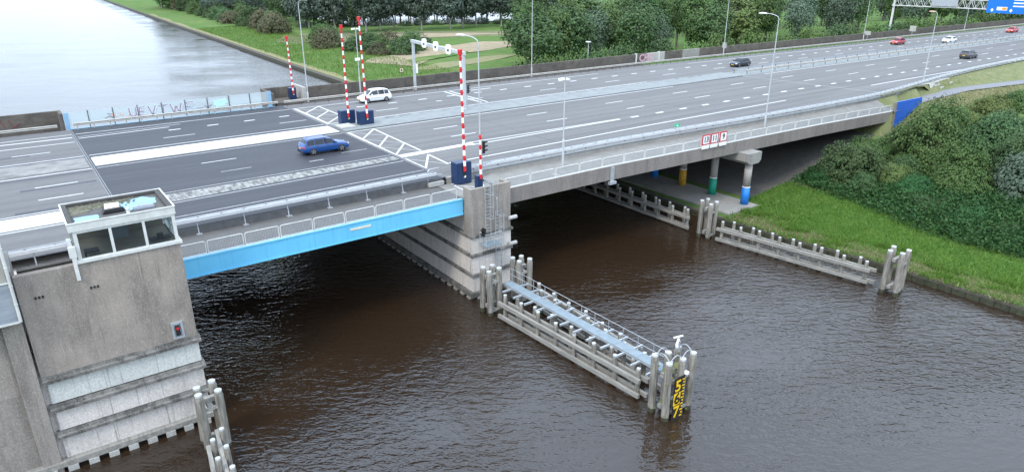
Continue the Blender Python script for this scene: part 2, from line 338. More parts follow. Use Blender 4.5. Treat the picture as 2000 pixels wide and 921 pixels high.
def ground_mat():
    m, nt, b = newmat('grass_ground'); b.inputs['Roughness'].default_value = .95; b.inputs['Specular IOR Level'].default_value = .1
    v = coords(nt); big = noise(nt, v, .09, 5, .6); mid = noise(nt, v, .6, 5, .65); fine = noise(nt, v, 4.5, 4, .7)
    col = mixc(nt, ramp(nt, mid, .35, .65), (.060,.128,.028), (.085,.165,.04))
    col = mixc(nt, ramp(nt, big, .52, .68, 0, .7), col, (.17,.19,.07))
    col = mixc(nt, ramp(nt, fine, .4, .75, 0, .55), col, (.045,.085,.02))
    v3 = coords(nt, (1.0,.07,1)); row_ = noise(nt, v3, .75, 4, .6)
    col = mixc(nt, ramp(nt, row_, .40, .62, 0, .55), col, (.135,.165,.055)); col = mixc(nt, ramp(nt, row_, .55, .7, 0, .5), col, (.05,.105,.022))
    nt.links.new(col, b.inputs['Base Color']); bump(nt, b, fine, .6, .06); return m
M['ground'] = ground_mat()
M['drygrass'] = surf('dry_grass', (.24,.215,.11), (.17,.18,.07), .8, .95, fine=6, bmp=.4)
M['drymeadow'] = surf('dry_meadow', (.19,.17,.095), (.11,.125,.05), .35, .95, fine=4, bmp=.4, stain=(.075,.11,.035), stain_scale=(1,1,1), stain_amt=.8, stain_nscale=.4)
M['verge'] = surf('verge_grass', (.19,.19,.085), (.11,.15,.045), .5, .95, fine=5, bmp=.4, stain=(.27,.24,.15), stain_scale=(1,1,1), stain_amt=.6)
M['soil'] = surf('bare_soil', (.36,.27,.19), (.30,.235,.16), .35, .95, fine=3, bmp=.3, stain=(.20,.19,.095), stain_scale=(.5,.5,1), stain_amt=.85, stain_lo=.44, stain_hi=.6)
M['path'] = surf('path_asphalt', (.22,.22,.235), (.19,.19,.205), .8, .85, fine=12)
M['bank_edge'] = surf('bank_rubble', (.115,.105,.085), (.07,.065,.052), 1.6, .95, fine=5, bmp=.6)
def water_mat():
    m, nt, b = newmat('river_water')
    b.inputs['Base Color'].default_value = (.025,.0148,.0085,1); b.inputs['Roughness'].default_value = .025; b.inputs['IOR'].default_value = 1.62; b.inputs['Specular Tint'].default_value = (.86,.94,1.0,1)
    t = nt.nodes.new('ShaderNodeTexCoord')
    def nz(sc, rot, scale, det, dis):
        mp = nt.nodes.new('ShaderNodeMapping'); mp.vector_type = 'TEXTURE'; mp.inputs['Scale'].default_value = sc; mp.inputs['Rotation'].default_value = (0,0,R(rot))
        nt.links.new(t.outputs['Object'], mp.inputs['Vector']); return noise(nt, mp.outputs['Vector'], scale, det, .55, dis)
    a = nz((1.6,.8,1), -34, 1.55, 2, .5); c = nz((1.5,.8,1), -52, 4.6, 2, .4); g = nz((1.6,1,1), -30, .06, 3, 0)
    ad = nt.nodes.new('ShaderNodeMath'); ad.operation = 'MULTIPLY_ADD'; ad.inputs[1].default_value = .35
    nt.links.new(c, ad.inputs[0]); nt.links.new(a, ad.inputs[2])
    ml = nt.nodes.new('ShaderNodeMath'); ml.operation = 'MULTIPLY'; nt.links.new(ad.outputs[0], ml.inputs[0]); nt.links.new(ramp(nt, g, .38, .62, .22, 1.3), ml.inputs[1])
    # sheltered, smoother reach upstream of the bridge
    sx = nt.nodes.new('ShaderNodeSeparateXYZ'); nt.links.new(t.outputs['Object'], sx.inputs[0])
    m2 = nt.nodes.new('ShaderNodeMath'); m2.operation = 'MULTIPLY'; nt.links.new(ml.outputs[0], m2.inputs[0]); nt.links.new(ramp(nt, sx.outputs['Y'], 85, 135, 1.0, .34), m2.inputs[1])
    bump(nt, b, m2.outputs[0], .9, .2)
    return m
M['water'] = water_mat()

# ------------------------------------------------------------------ terrain and water
ROADZ = [(-80,9.3),(95,9.3),(200,8.72),(420,7.6),(1200,6.5)]
WALKZ = [(-20,8.74),(45.5,8.73),(53,8.6),(61,8.47),(70,8.33),(81,8.16),(99,7.72),(125,7.9),(160,8.1),(400,7.2)]
NEAR = [(-80,50.4),(29.8,50.4),(50,50.1),(70,49.0),(85,48.4),(97,48.3),(104,48.9),(110,49.6),(123,51.3),(140,52.8),(164,53.9),(230,54.3),(420,54.3),(1200,54.3)]
BANK = [(-300,66),(0,64),(15,63.3),(28,62.8),(36,61.6),(43.8,61.0),(52,61.0),(100,63.5),(160,66.2),(200,67),(264,69.3),(357,72),(700,85),(3000,170)]
PATHC = [(99,47.0),(112,48.1),(125,48.3),(138,46),(150,43.2),(175,37.5),(230,24),(300,8)]
def sm(a, b, x):
    t = min(1, max(0, (x-a)/(b-a))); return t*t*(3-2*t)
def ground_z(x, y):
    bank = lerp(BANK, y)
    base = .78 + 1.0*sm(3, 16, x-bank)
    toe = 76 - max(0, 42-y)*.22
    q_ = min(1, max(0, (x-toe)/36)); hill = (7.7-base)*(q_**1.15)
    z = base + hill
    if x < 108 and y < 45.9 and x > 96: z = min(z, lerp([(96,4.5),(99.8,5.15),(107,7.75),(108,8)], x)-(45.9-y)*.05); return z
    if x > 97:                                    # path shelf, verge and road embankment
        pc = lerp(PATHC, x); d = y-pc
        shelf = lerp(WALKZ, x)-.06
        z = max(z, shelf - max(0, abs(d)-1.7)*(.22+1.2*(1-sm(104, 112, x)))) if d < 0 else z
        if d >= 0:
            e = lerp(NEAR, x)-.9; t = sm(1.6, max(2.2, e-pc), d); z = shelf + (lerp(ROADZ, x)-.12-shelf)*t
    if 45.9 < y < 94.6:
        if x < 99: z = min(z, .9 + 5.2*sm(74, 98, x))
        elif y > lerp(NEAR, x)-1: z = lerp(ROADZ, x)-.12
    if y >= 94.6:
        lo = 1.35 + .5*sm(3, 20, x-bank) - .5*sm(0,3,bank+3-x)
        z = lo + (6.2-lo)*sm(150, 260, x)*(1-sm(120, 190, y))
    z += .10*math.sin(x*.31+y*.17)*math.sin(y*.23-x*.11)*sm(1.5, 6, x-bank)*(0 if 45 < y < 95 else 1)
    return z
def grid_sheet(name, us, ys, xf, zf, mats, mi=None):
    n = len(us); vs = []; fs = []
    for y in ys:
        for u in us:
            x = xf(u, y); vs.append((x, y, zf(x, y)))
    for j in range(len(ys)-1):
        for i in range(n-1): fs.append((j*n+i, j*n+i+1, (j+1)*n+i+1, (j+1)*n+i))
    mb = MB(); mb._add(vs, fs, 0)
    if mi: mb.m = [mi(*[sum(vs[i][k] for i in f)/4 for k in (0,1)]) for f in fs]
    return struct(name, mb, mats, smooth=True)
us = [0,.4,1,2,3.5,5,7] + [9+1.6*i for i in range(30)] + [58+4*i for i in range(14)] + [120,145,180,230,300,420,600,900,1400,2200,3200]
ys = [-400,-200,-100,-60,-40,-28] + [-20+2*i for i in range(32)] + [43.6,44.6,45.4,45.85,45.95,47,48,49,50,51,52,53,54,55,57,60,65,70,75,80,85,90,94.55,94.65,96,98] + [100+4*i for i in range(14)] + [160,170,180,190,200,215,230,250,270,300,340,400,500,700,1000,1500,2200,3000]
grid_sheet('ground', us, ys, lambda u, y: lerp(BANK, y)+.25+u, ground_z, [M['ground'], M['verge']],
           lambda x, y: 1 if 96 < x < 260 and lerp(PATHC, x)-6 < y < 55 else 0)
mb = MB(); mb._add([(-900,-300,.9),(-9,-300,.9),(-9,40.5,.9),(-9,41.5,3),(-900,41.5,3)], [(0,1,2,3,4)], 0); mb.poly([(-3000,100,1),(-75,100,1),(-75,3000,1),(-3000,3000,1)]); mb.box(-900,-300,-1.5,-9,40.4,.89)
struct('ground', mb, M['ground'])
mb = MB(); mb.poly([(-3000,-600,0),(3200,-600,0),(3200,4000,0),(-3000,4000,0)]); struct('water', mb, M['water'])
# far lake behind the poplar row
mb = MB(); mb.poly([(132,300,1.95),(190,285,1.95),(215,290,1.95),(300,420,1.95),(300,640,1.95),(200,640,1.95),(140,420,1.95)]); struct('lake', mb, M['water'])
# bare soil, dry grass and paths lying on the grass
def draped(name, pts, mat, lift, kind='structure'):
    mb = MB(); q = []
    for (a, b), (c, d) in zip(pts, pts[1:]+pts[:1]):
        n = max(1, int(math.hypot(c-a, d-b)/1.2)); q += [(a+(c-a)*i/n, b+(d-b)*i/n) for i in range(n)]
    n = len(q); cx = sum(p[0] for p in q)/n; cy = sum(p[1] for p in q)/n; K = 9
    vs = [(cx+(x-cx)*k/K, cy+(y-cy)*k/K) for k in range(K+1) for x, y in q]; vs = [(x, y, ground_z(x, y)+lift) for x, y in vs]
    mb._add(vs, [(j*n+i, j*n+(i+1)%n, (j+1)*n+(i+1)%n, (j+1)*n+i) for j in range(K) for i in range(n)], 0); o = mb.build(name, mat, None, True); return tag(o, kind=kind)
random.seed(3)
def blob(cx, cy, rx, ry, n=26, rot=0, j=.22, seed=0):
    rr = random.Random(seed); out = []; ph = rr.random()*6
    for i in range(n):
        t = 2*math.pi*i/n; k = 1 + j*(math.sin(3*t+ph)*.5 + math.sin(5*t+2*ph)*.35 + rr.uniform(-.3,.3))
        x, y = rx*k*math.cos(t), ry*k*math.sin(t); out.append((cx+x*math.cos(rot)-y*math.sin(rot), cy+x*math.sin(rot)+y*math.cos(rot)))
    return out
draped('soil_path', [(82,181),(86,171),(89,164.5),(95,172),(101,178),(110,182),(120,183),(140,190),(150,200),(140,208),(125,204),(113,205),(104,198),(96,191),(88,188)], M['soil'], .11)
draped('soil_path', [(84,160),(92,157),(104,160),(115,164),(127,170),(122,173),(110,170),(98,167),(90,163.5)], M['drygrass'], .10)
draped('dry_meadow', blob(134, 243, 42, 15, rot=-.35, seed=9), M['drymeadow'], .07)
draped('dry_meadow', blob(100, 252, 16, 24, rot=-.2, seed=6), M['drymeadow'], .07)
draped('soil_path', blob(136, 240, 27, 8, rot=-.35, seed=4), M['soil'], .13)
mb = MB(); rows = []
for y in list(range(97,200,6))+list(range(200,460,14)):
    b_ = lerp(BANK, y)+.7; w_ = 1.5+.7*math.sin(y*.21)*math.sin(y*.07); rows.append([(b_+w_*k/2, y, ground_z(b_+w_*k/2, y)+(.10 if k < 2 else .03)) for k in range(3)])
mb.sweep([r_[::-1] for r_ in rows][::-1]); struct('bank_strip', mb, M['drygrass'], True)
draped('grass_strip', blob(108, 189, 1, 1, seed=4) if 0 else [(92,172),(99,174),(108,178.5),(117,182),(119,186),(109,184),(99,181),(93,177)], M['ground'], .17)
# pale verge beside the far footpath
mb = MB(); rows = []
for x in [99.3,100.5,102,104,106,108,110,112,115,118,122,126,130,136,142,150,160,172,185,200]:
    a, c = min(lerp(PATHC, x)+1.2, lerp(NEAR, x)-.6), lerp(NEAR, x)-.35; rows.append([(x, a+(c-a)*k/5, ground_z(x, a+(c-a)*k/5)+(.42 if x < 113 else .14)+.08*(0 < k < 5)) for k in range(6)][::-1])
mb.sweep(rows); struct('verge', mb, M['verge'], True)
mb = MB(); rows = []
for i in range(41):
    x = 99.2+i*(230-99.2)/40; y = lerp(PATHC, x); z = lerp(WALKZ, x)+.06; y1 = min(y+1.45, lerp(NEAR, x)-.5)
    rows.append([(x+.3, y1, z), (x, y, z+.02), (x-.3, y-1.45, z)])
mb.sweep(rows); struct('footpath', mb, M['path'], True)
draped('gravel_patch', [(113,50.1),(119,50.3),(124,51.0),(127,51.0),(127,50.2),(122,49.8),(117,49.6)], M['conc_light'], .30)
# slope paving and quay slab beneath the span
mb = MB()
xs = [68.5+i*1.5 for i in range(21)]
for j, y in enumerate([46.2,50,55,60,70,80,92]):
    pass
rows = [[(x, y, ground_z(x, min(max(y,46.2),92))+.05) for y in (46.2,50,55,60,70,80,92)] for x in xs]
mb.sweep(rows); struct('slope_paving', mb, M['revet'], True)
mb = MB(); mb.box(62.0,44.0,.7,67.3,92,.98); struct('quay_pavement', mb, M['conc_grey'])
# ------------------------------------------------------------------ quay wall along the right bank
q = thing('quay_wall', 'low timber and concrete quay edge along the grass bank of the river', 'quay wall', (62,40,0))
ysq = [-60,-20,0,8,15,22,28,36,43.8,52,64,80,92]
cap = MB(); sh = MB()
rings = []
for y in ysq:
    b = lerp(BANK, y); rings.append([(b-.2,y,.5),(b-.2,y,.74),(b+.22,y,.78),(b+.22,y,.5)])
cap.sweep(rings, closed=True, cap=True); cap.build('coping', M['bank_edge'], q)
y = -20
while y < 92:
    b = lerp(BANK, y); k = .10 if int(round(y/.55)) % 2 else 0
    sh.box(b-.18-k, y, -1.2, b+.1, y+.54, .53); y += .55
tag(sh.build('sheet_pile', M['timber_dark'], q), kind='stuff')
q = thing('quay_wall', 'dark planked river edge on the far side of the bridge below the grass', 'quay wall', (68,200,0))
cap = MB(); sh = MB(); rings = []
for y in [94,100,130,160,180,200,230,264,310,357,450,560,700]:
    b = lerp(BANK, y); rings.append([(b-.2,y,.55),(b-.2,y,.85),(b+.7,y,.95),(b+.7,y,.5)])
cap.sweep(rings, closed=True, cap=True); cap.build('coping', M['bank_edge'], q)
rings = [[(lerp(BANK,y)-.12,y,-1),(lerp(BANK,y)-.12,y,.56)] for y in [94,130,160,200,264,357,450,700]]
sh.sweep(rings); sh.build('sheet_pile', M['timber_dark'], q)

# ------------------------------------------------------------------ roads
def road_sheet(x0, x1, ya, yb, step, dz=0.0):
    mb = MB(); n = max(1, int((x1-x0)/step)); rings = []
    for i in range(n+1):
        x = x0+(x1-x0)*i/n; a = lerp(NEAR, x)+.15 if ya is None else ya
        z = lerp(ROADZ, x)+dz; rings.append([(x,a,z),(x,yb,z),])
    mb.sweep([[b,a] for a,b in rings]); return mb
road_r = struct('road', road_sheet(29.75, 900, None, 91.6, 4), M['asphalt'])
road_l = struct('road', road_sheet(-60, 5.15, None, 91.6, 4), M['asphalt_left'])
# ------------------------------------------------------------------ bascule leaf
leaf = thing('bascule_leaf', 'closed bascule bridge leaf with sky blue steel side girder and dark blue grey deck', 'bascule bridge', (17.4,68.5,7.4))
FY = 45.92
g = MB(); g.prism([(5.35,FY,7.42),(28.62,FY,7.42),(28.62,FY,8.70),(5.35,FY,8.70)], (0,.32,0)); g.box(5.35,FY-.05,7.36,28.62,FY+.36,7.44); g.box(5.35,FY-.04,8.64,28.62,FY+.4,8.715)
g.build('girder', M['blue_girder'], leaf)
for x in (11.2, 17.1, 23.0):
    s = MB(); s.box(x-.045,FY-.006,7.445,x+.045,FY+.01,8.635); s.build('web_seam', M['blue_girder'], leaf)
b = MB(); b.box(5.35,92.0,7.4,28.62,92.4,9.25); b.build('girder', M['blue_girder'], leaf)
u = MB(); u.box(5.35,46.3,7.65,28.55,91.9,8.5); u.build('under_deck', M['galv_dark'], leaf)
w = MB(); w.box(5.35,46.26,8.5,28.62,50.3,8.735); w.build('walkway', M['walk'], leaf)
k = MB(); k.box(5.35,50.28,8.5,29.25,50.44,9.26); k.build('road_edge_beam', M['galv_dark'], leaf)
d = MB(); d.box(5.35,50.44,8.6,29.5,91.95,9.30); deck = d.build('deck_surface', M['leaf_asphalt'], leaf)
n = MB(); n.box(18.7,FY-.03,8.16,20.35,FY-.004,8.32); n.build('name_plate', M['cream'], leaf)
tx = None
# joints at both ends of the leaf
def joint(x, w, par_road):
    j = MB(); j.box(x-w/2,50.5,9.0,x+w/2,91.6,9.306,0); j.box(x-.05,50.5,9.0,x+.05,91.6,9.312,1)
    return j.build('expansion_joint', [M['steel_joint'], M['dark_line']], par_road)
joint(5.25, .22, road_l); joint(29.62, .3, road_r)
MK = {}
def flat(par, name, mat, pts, z=None, lift=.004):
    """painted sheet on the road: quad given as (x,y) corners"""
    mb = MB(); mb.poly([(x, y, (lerp(ROADZ, x) if z is None else z)+lift) for x, y in pts]); return mb.build(name, mat, par)
def line(par, name, mat, x0, y0, x1, y1, w, lift=.004):
    n = max(1, int(abs(x1-x0)/25)); mb = MB(); d = Vector((x1-x0, y1-y0)).normalized(); nx, ny = -d.y*w/2, d.x*w/2; rings = []
    for i in range(n+1):
        t = i/n; x = x0+(x1-x0)*t; y = y0+(y1-y0)*t; z = lerp(ROADZ, x)+lift
        rings.append([(x+nx,y+ny,z),(x-nx,y-ny,z)])
    mb.sweep([[b,a] for a,b in rings]); return mb.build(name, mat, par)
_dash = {}
def dash(par, x, y, l, w, mat='paint'):
    key = (l, w, mat)
    if key not in _dash:
        mb = MB(); mb.poly([(0,-w/2,0),(l,-w/2,0),(l,w/2,0),(0,w/2,0)]); _dash[key] = mb.mesh('lane_dash', M[mat])
    rt = root_of(par); off = OFF.get(rt.name, (0,0,0))
    return link('lane_dash', _dash[key], par, (x-off[0], y-off[1], lerp(ROADZ, x)+.005-off[2]))
P = 13.32
for i in range(18):                                   # right bank roads
    x = 38.5+P*i
    dash(road_r, x, 67.7, 3.2, .20); dash(road_r, x-.3, 63.4, 3.2, .20); dash(road_r, x-.6+P*0, 81.2, 3.2, .20)
for i in range(50):
    x = 61.9+4.43*i; dash(road_r, x-.6, 59.15, 1.3, .42)
for i in range(55):
    x = 37.6+4.6*i; dash(road_r, x-.6, 85.05, 1.3, .36)
for x in (-12.8,.46): dash(road_l, x, 67.85, 3.1, .18); dash(road_l, x, 63.9, 3.1, .18); dash(road_l, x-1.1, 81.1, 3.2, .18)
for x in (13.6,25.1): dash(deck, x, 67.85, 3.2, .16); dash(deck, x+.7, 63.8, 2.7, .13, 'paint_faded')
for x in (12.9,25.5): dash(deck, x, 81.1, 3.2, .16)
for x in (14.57,18.7,22.9,27.1): dash(deck, x-.4, 84.8, 1.25, .32)
dash(deck, 22.0, 62.5, 1.4, .2, 'paint_faded')
for par, x0, x1 in ((road_l,-60,5.1),(deck,5.5,29.4),(road_r,29.8,420)):
    ym = 'paint' if par is not deck else 'paint_faded'
    line(par, 'edge_line', M[ym], x0, 71.9, x1, 71.9, .18)
    line(par, 'edge_line', M['paint'], x0, 77.45, x1, 77.45, .18)
    line(par, 'edge_line', M['paint'], x0, 88.75, x1, 88.75, .16)
line(road_r, 'edge_line', M['paint'], 32.4, 54.25, 60, 54.75, .22); line(road_r, 'edge_line', M['paint'], 60, 54.75, 420, 55.0, .22)
line(deck, 'edge_line', M['paint_faded'], 5.5, 53.2, 29.3, 53.6, .12); line(deck, 'edge_line', M['paint_faded'], 5.5, 56.75, 29.3, 57.5, .14)
line(deck, 'edge_line', M['paint_faded'], 5.5, 60.0, 29.3, 60.2, .12)
line(road_l, 'edge_line', M['paint'], -60, 56.2, 5.1, 56.6, .15)
line(road_l, 'edge_line', M['paint'], -60, 60.35, 5.1, 60.35, .13)
flat(road_l, 'taper_marking', M['paint'], [(-60,57.0),(1.9,57.0),(2.6,59.9),(-60,59.9)])
flat(deck, 'worn_strip', M['paint_worn'], [(5.4,57.1),(29.3,58.3),(29.3,59.6),(5.4,59.5)], lift=.006)
flat(road_r, 'taper_marking', M['paint'], [(29.8,58.65),(38.5,59.05),(38.5,59.85),(29.8,59.7)])
line(road_r, 'taper_marking', M['paint'], 38.0, 60.0, 59.5, 59.3, .2); line(road_r, 'taper_marking', M['paint'], 38.0, 58.95, 59.5, 59.12, .22)
flat(road_l, 'taper_marking', M['paint'], [(-10,87.4),(5.0,86.9),(5.0,87.2),(-10,87.7)]); line(deck, 'taper_marking', M['paint'], 5.5, 86.2, 14.6, 86.6, .22); line(deck, 'taper_marking', M['paint_faded'], 5.5, 87.1, 16, 87.6, .2)
flat(road_l, 'taper_marking', M['paint_faded'], [(-14,85.2),(-2.2,84.6),(-2.2,84.9),(-14,85.6)]); line(road_l, 'taper_marking', M['paint'], -3, 84.7, 5.0, 84.6, .18)
for x, y, l in ((-.6,67.35,5.5),(-1.2,60.9,4.5),(-3,80.6,3.8),(-4,71.2,9.0),(-2.5,77.0,8)):
    flat(road_l, 'asphalt_patch', M['patch'], [(x,y-.3),(x+l,y-.3),(x+l,y+.28),(x,y+.28)], lift=.003)
for yy in (61.4,65.6,69.9,57.2,83.2,87.0): line(road_r, 'paving_seam', M['patch'], 30, yy, 330, yy+.05, .05, .003)
for xx in (44.6,70.3,86.5): line(road_r, 'paving_seam', M['patch'], xx, 77.6, xx+.02, 90.4, .07, .0035); line(road_r, 'paving_seam', M['patch'], xx+1.2, 51, xx+1.22, 71.7, .07, .0035)
for yy in (61.4,65.7,69.7,82.9): line(deck, 'paving_seam', M['patch'], 5.6, yy, 29.2, yy, .05, .003)
# stop lines, box junctions
line(road_r, 'stop_line', M['paint'], 52.1, 78.1, 52.45, 88.5, .3); line(road_r, 'stop_line', M['paint'], 53.0, 78.0, 53.35, 88.5, .3)
dash(road_r, 56.2, 87.2, 3.6, .3); dash(road_r, 47.6, 82.6, .9, .3)
line(road_r, 'surface_joint', M['median'], 101.2, 72.0, 103.8, 50.8, .35, .003)
def box_marking(nodes_near, nodes_far, ys_, thick=.20, thin=.11):
    (xa, ya), (xb, yb) = nodes_near; (xc, yc), (xd, yd) = nodes_far
    line(road_r, 'box_marking', M['paint'], xa, ya, xb, yb, .3); line(road_r, 'box_marking', M['paint'], xc, yc, xd, yd, thick)
    fx = lambda y: xa+(xb-xa)*(y-ya)/(yb-ya); gx = lambda y: xc+(xd-xc)*(y-yc)/(yd-yc)
    for y0, y1 in zip(ys_, ys_[1:]):
        line(road_r, 'box_marking', M['paint'], gx(y0), y0, fx(y1), y1, thick, .006); line(road_r, 'box_marking', M['paint_faded'], fx(y0), y0, gx(y1), y1, thin, .005)
box_marking(((30.0,71.9),(29.75,59.8)), ((33.1,71.7),(32.6,60.0)), (71.8,67.9,63.8,59.9))
box_marking(((29.75,58.2),(29.75,53.9)), ((32.4,58.1),(32.2,54.1)), (58.2,54.0))
box_marking(((30.05,88.6),(30.05,77.6)), ((33.2,88.5),(33.2,77.6)), (88.5,85.0,81.3,77.7))
# median
md = MB(); md.bbox(5.5,72.65,9.3,29.35,76.05,9.40,.05,0); md.box(5.5,72.25,9.3,29.3,72.6,9.31,1)
md.build('median_strip', [M['white'], M['dark_line']], leaf)
md = MB(); md.bbox(-60,72.5,9.28,5.0,76.6,9.36,.04); md.build('median_strip', M['median_worn'], road_l)
md = MB(); n = 14
for i in range(n):
    x = 29.9+i*(101-29.9)/n; md.bbox(x,72.35,9.2,x+(101-29.9)/n-.03,76.75,9.42,.04)
md.box(29.9,72.2,9.25,101,72.34,9.315,1); md.box(29.9,76.77,9.25,101,76.95,9.315,1)
md.build('median_strip', [M['median'], M['dark_line']], road_r)
for i in range(26):
    x = 34+i*2.6+random.uniform(-.6,.6); l = random.uniform(.5,2.0); flat(road_r, 'median_crack', M['patch'], [(x,76.2+random.uniform(-.25,.3)),(x+l,76.25),(x+l,76.42),(x,76.38)], lift=.125)
md = MB(); md.sweep([[(x,72.4,lerp(ROADZ,x)+.02),(x,76.8,lerp(ROADZ,x)+.02)][::-1] for x in range(101,420,10)]); md.build('median_strip', M['median'], road_r)

# ------------------------------------------------------------------ mid-river pier
pier = thing('bridge_pier', 'concrete river pier with dark weathered ledges and a square tower at its end', 'bridge pier', (30.7,60,0))
b = MB(); b.box(28.86,44.96,-2,32.65,93,5.5); b.box(28.95,46.3,5.5,32.6,93,7.35); b.build('core', M['conc_low'], pier)
PZ = [(.62,2.0),(2.32,3.8),(4.12,5.5)]
for z0, z1 in PZ:                                   # pour lifts, split in panels along the length
    y = 44.86
    for L in (6.0,6.6,6.2,6.4,6.3,6.6,5.0,5.0):
        p = MB(); p.bbox(28.76,y+.006,z0,29.4,y+L-.012,z1,.02); p.build('wall_panel', M['conc_low'], pier); y += L
    p = MB(); p.box(29.41,44.86,z0,32.70,45.3,z1); p.build('wall_panel', M['conc_low'], pier)
for z, h, o in ((5.5,.26,.14),(3.8,.32,.12),(2.0,.32,.12)):
    p = MB(); p.bbox(28.76-o,44.86-o,z,32.72+o,92.9,z+h,.07); p.build('ledge', M['conc_band'], pier)
p = MB(); p.box(28.52,44.62,.18,32.9,92.9,.60); p.build('fender_beam', M['conc_band'], pier)
tb = MB()
for i in range(44): tb.box(28.42,44.9+i*1.08,-.6,28.9,44.9+i*1.08+.5,.16)
for i in range(4): tb.box(29.0+i*1.0,44.52,-.6,29.5+i*1.0,45.0,.16)
t0 = None; bm_ = MB(); bm_.box(0,0,-.6,.48,.5,.17); me = bm_.mesh('fender_block', M['conc_grey'])
for i in range(40): link('fender_block', me, pier, (28.42-30.7, 44.95+i*1.08-60, 0))
for i in range(4): link('fender_block', me, pier, (29.05+i*1.0-30.7, 44.5-60, 0))
tw = MB()
tw.box(28.70,44.88,5.7,32.68,45.14,9.72); tw.box(28.70,45.145,5.7,28.98,46.0,9.715); tw.box(32.40,45.145,5.7,32.68,46.1,9.715)
tw.box(28.985,45.145,5.7,32.395,45.9,8.80); tw.build('tower', M['conc_tower'], pier)
for z in (6.65,4.3): 
    p = MB(); p.tube((32.3,44.6,z),(33.1,44.6,z),.17,n=10); p.build('bollard_pin', M['conc_light'], pier)
# ------------------------------------------------------------------ concrete approach span
span = thing('approach_span', 'long grey concrete approach span with streaked edge beam crossing the right channel', 'bridge span', (66,60,7.2))
XS = [32.72,38.6,44.5,50.4,56.3,62.2,68.1,74.0,79.9,85.8,92,99.2]
for a, c in zip(XS, XS[1:]):
    za, zc = lerp(WALKZ, a), lerp(WALKZ, c); p = MB()
    p.prism([(a+.012,45.95,za-1.36),(c-.012,45.95,zc-1.36),(c-.012,45.95,zc+.0),(a+.012,45.95,za+.0)], (0,.4,0))
    p.build('edge_beam', M['conc_fascia'], span)
inner = lambda x: 8.98-.05*sm(33,45,x)+.10*sm(60,99,x)
wk = MB(); sof = MB(); fs_ = MB()
for a, c in zip(XS, XS[1:]):
    za, zc = lerp(WALKZ, a), lerp(WALKZ, c)
    n = 3
    for i in range(n):
        x0 = a+(c-a)*i/n; x1 = a+(c-a)*(i+1)/n; z0 = za+(zc-za)*i/n; z1 = za+(zc-za)*(i+1)/n
        wk._add([(x0,46.36,z0+.02),(x1,46.36,z1+.02),(x1,lerp(NEAR,x1)-.25,max(z1+.03,inner(x1))),(x0,lerp(NEAR,x0)-.25,max(z0+.03,inner(x0)))], [(0,1,2,3)], 0)
wk._add([(28.66,46.02,8.76),(32.72,46.36,8.76),(32.72,50.15,8.77),(28.66,50.15,8.77)], [(0,1,2,3)], 0); wk.box(28.68,46.3,7.5,29.4,50.2,8.7)
wk.build('footway', M['walk2'], span)
kb = MB(); rings = []
for x in [29.6]+XS+[104,110]:
    e = lerp(NEAR, x); z = lerp(ROADZ, x); rings.append([(x,e-.26,min(lerp(WALKZ,x)-.3, 8.4)),(x,e-.26,z+.02),(x,e+.16,z+.02),(x,e+.16,z-.5)])
kb.sweep(rings); kb.build('kerb_beam', M['conc_grey'], span)
so = MB()
for a, c in zip(XS, XS[1:]):
    za, zc = lerp(WALKZ, a), lerp(WALKZ, c)
    so._add([(a,46.36,za-1.2),(c,46.36,zc-1.2),(c,92.3,zc-1.2),(a,92.3,za-1.2)], [(3,2,1,0)], 0)
so.box(32.75,92.3,7.3,99.2,92.7,9.25)
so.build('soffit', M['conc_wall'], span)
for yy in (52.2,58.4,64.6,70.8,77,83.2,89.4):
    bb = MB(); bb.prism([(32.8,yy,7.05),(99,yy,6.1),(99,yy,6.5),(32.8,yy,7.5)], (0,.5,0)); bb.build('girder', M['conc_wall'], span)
cp = MB(); cp.prism([(65.1,44.6,6.2),(65.5,44.6,5.85),(67.1,44.6,5.85),(67.5,44.6,6.2),(67.5,44.6,7.12),(65.1,44.6,7.12)], (0,47.5,0)); cp.build('cap_beam', M['conc_grey'], span)
h = MB(); h.box(45.3,45.86,7.2,45.75,45.95,8.66); h.box(45.1,45.7,6.95,45.95,46.0,7.22); h.build('drain_box', M['galv'], span)
ab = thing('bridge_abutment', 'dark concrete abutment wall under the far end of the span behind the bushes', 'bridge abutment', (99.6,68,6))
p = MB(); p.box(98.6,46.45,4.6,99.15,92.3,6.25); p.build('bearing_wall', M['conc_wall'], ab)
p = MB(); p.prism([(99.25,45.8,5.2),(100.2,45.8,5.2),(99.7,45.8,8.95),(99.25,45.8,8.95)], (0,.22,0)); p.build('end_post', M['conc_fascia'], ab)
pn = thing('wing_panel', 'bright blue triangular wing panel at the end of the span above bushes', 'blue panel', (103,46,7))
p = MB(); p.prism([(99.78,45.78,5.45),(100.9,45.78,5.6),(106.9,45.78,8.2),(106.75,45.78,8.92),(99.72,45.78,8.98)], (0,.2,0)); p.build('panel', M['blue_panel'], pn)
cols = ['col_blue','col_green','col_yellow','col_blue','col_green','col_yellow','col_blue','col_green','col_yellow','col_blue']
names = ['round column with bright blue painted foot, nearest the grass bank under the span', 'round column with green painted foot, second from the bank corner', 'round column with ochre yellow painted foot in the shade under the span', 'blue footed column in deep shade, fourth in the row under the span']
for i in range(10):
    y = 45.25+4.62*i
    lab = names[i] if i < 4 else 'round column deep in the shade under the span behind the blue footed ones'
    t = thing('bridge_column', lab, 'column', (66.3,y,.98), 'columns carrying the concrete span')
    p = MB(); p.lathe(66.3,y,[(.43,3.12),(.43,5.9)],14); p.build('shaft', M['conc_col'], t, True)
    p = MB(); p.lathe(66.3,y,[(.45,.98),(.45,3.0)],14); p.build('painted_foot', M[cols[i]], t, True)
    p = MB(); p.lathe(66.3,y,[(.455,3.0),(.455,3.09)],14); p.build('white_ring', M['sign_white'], t, True)
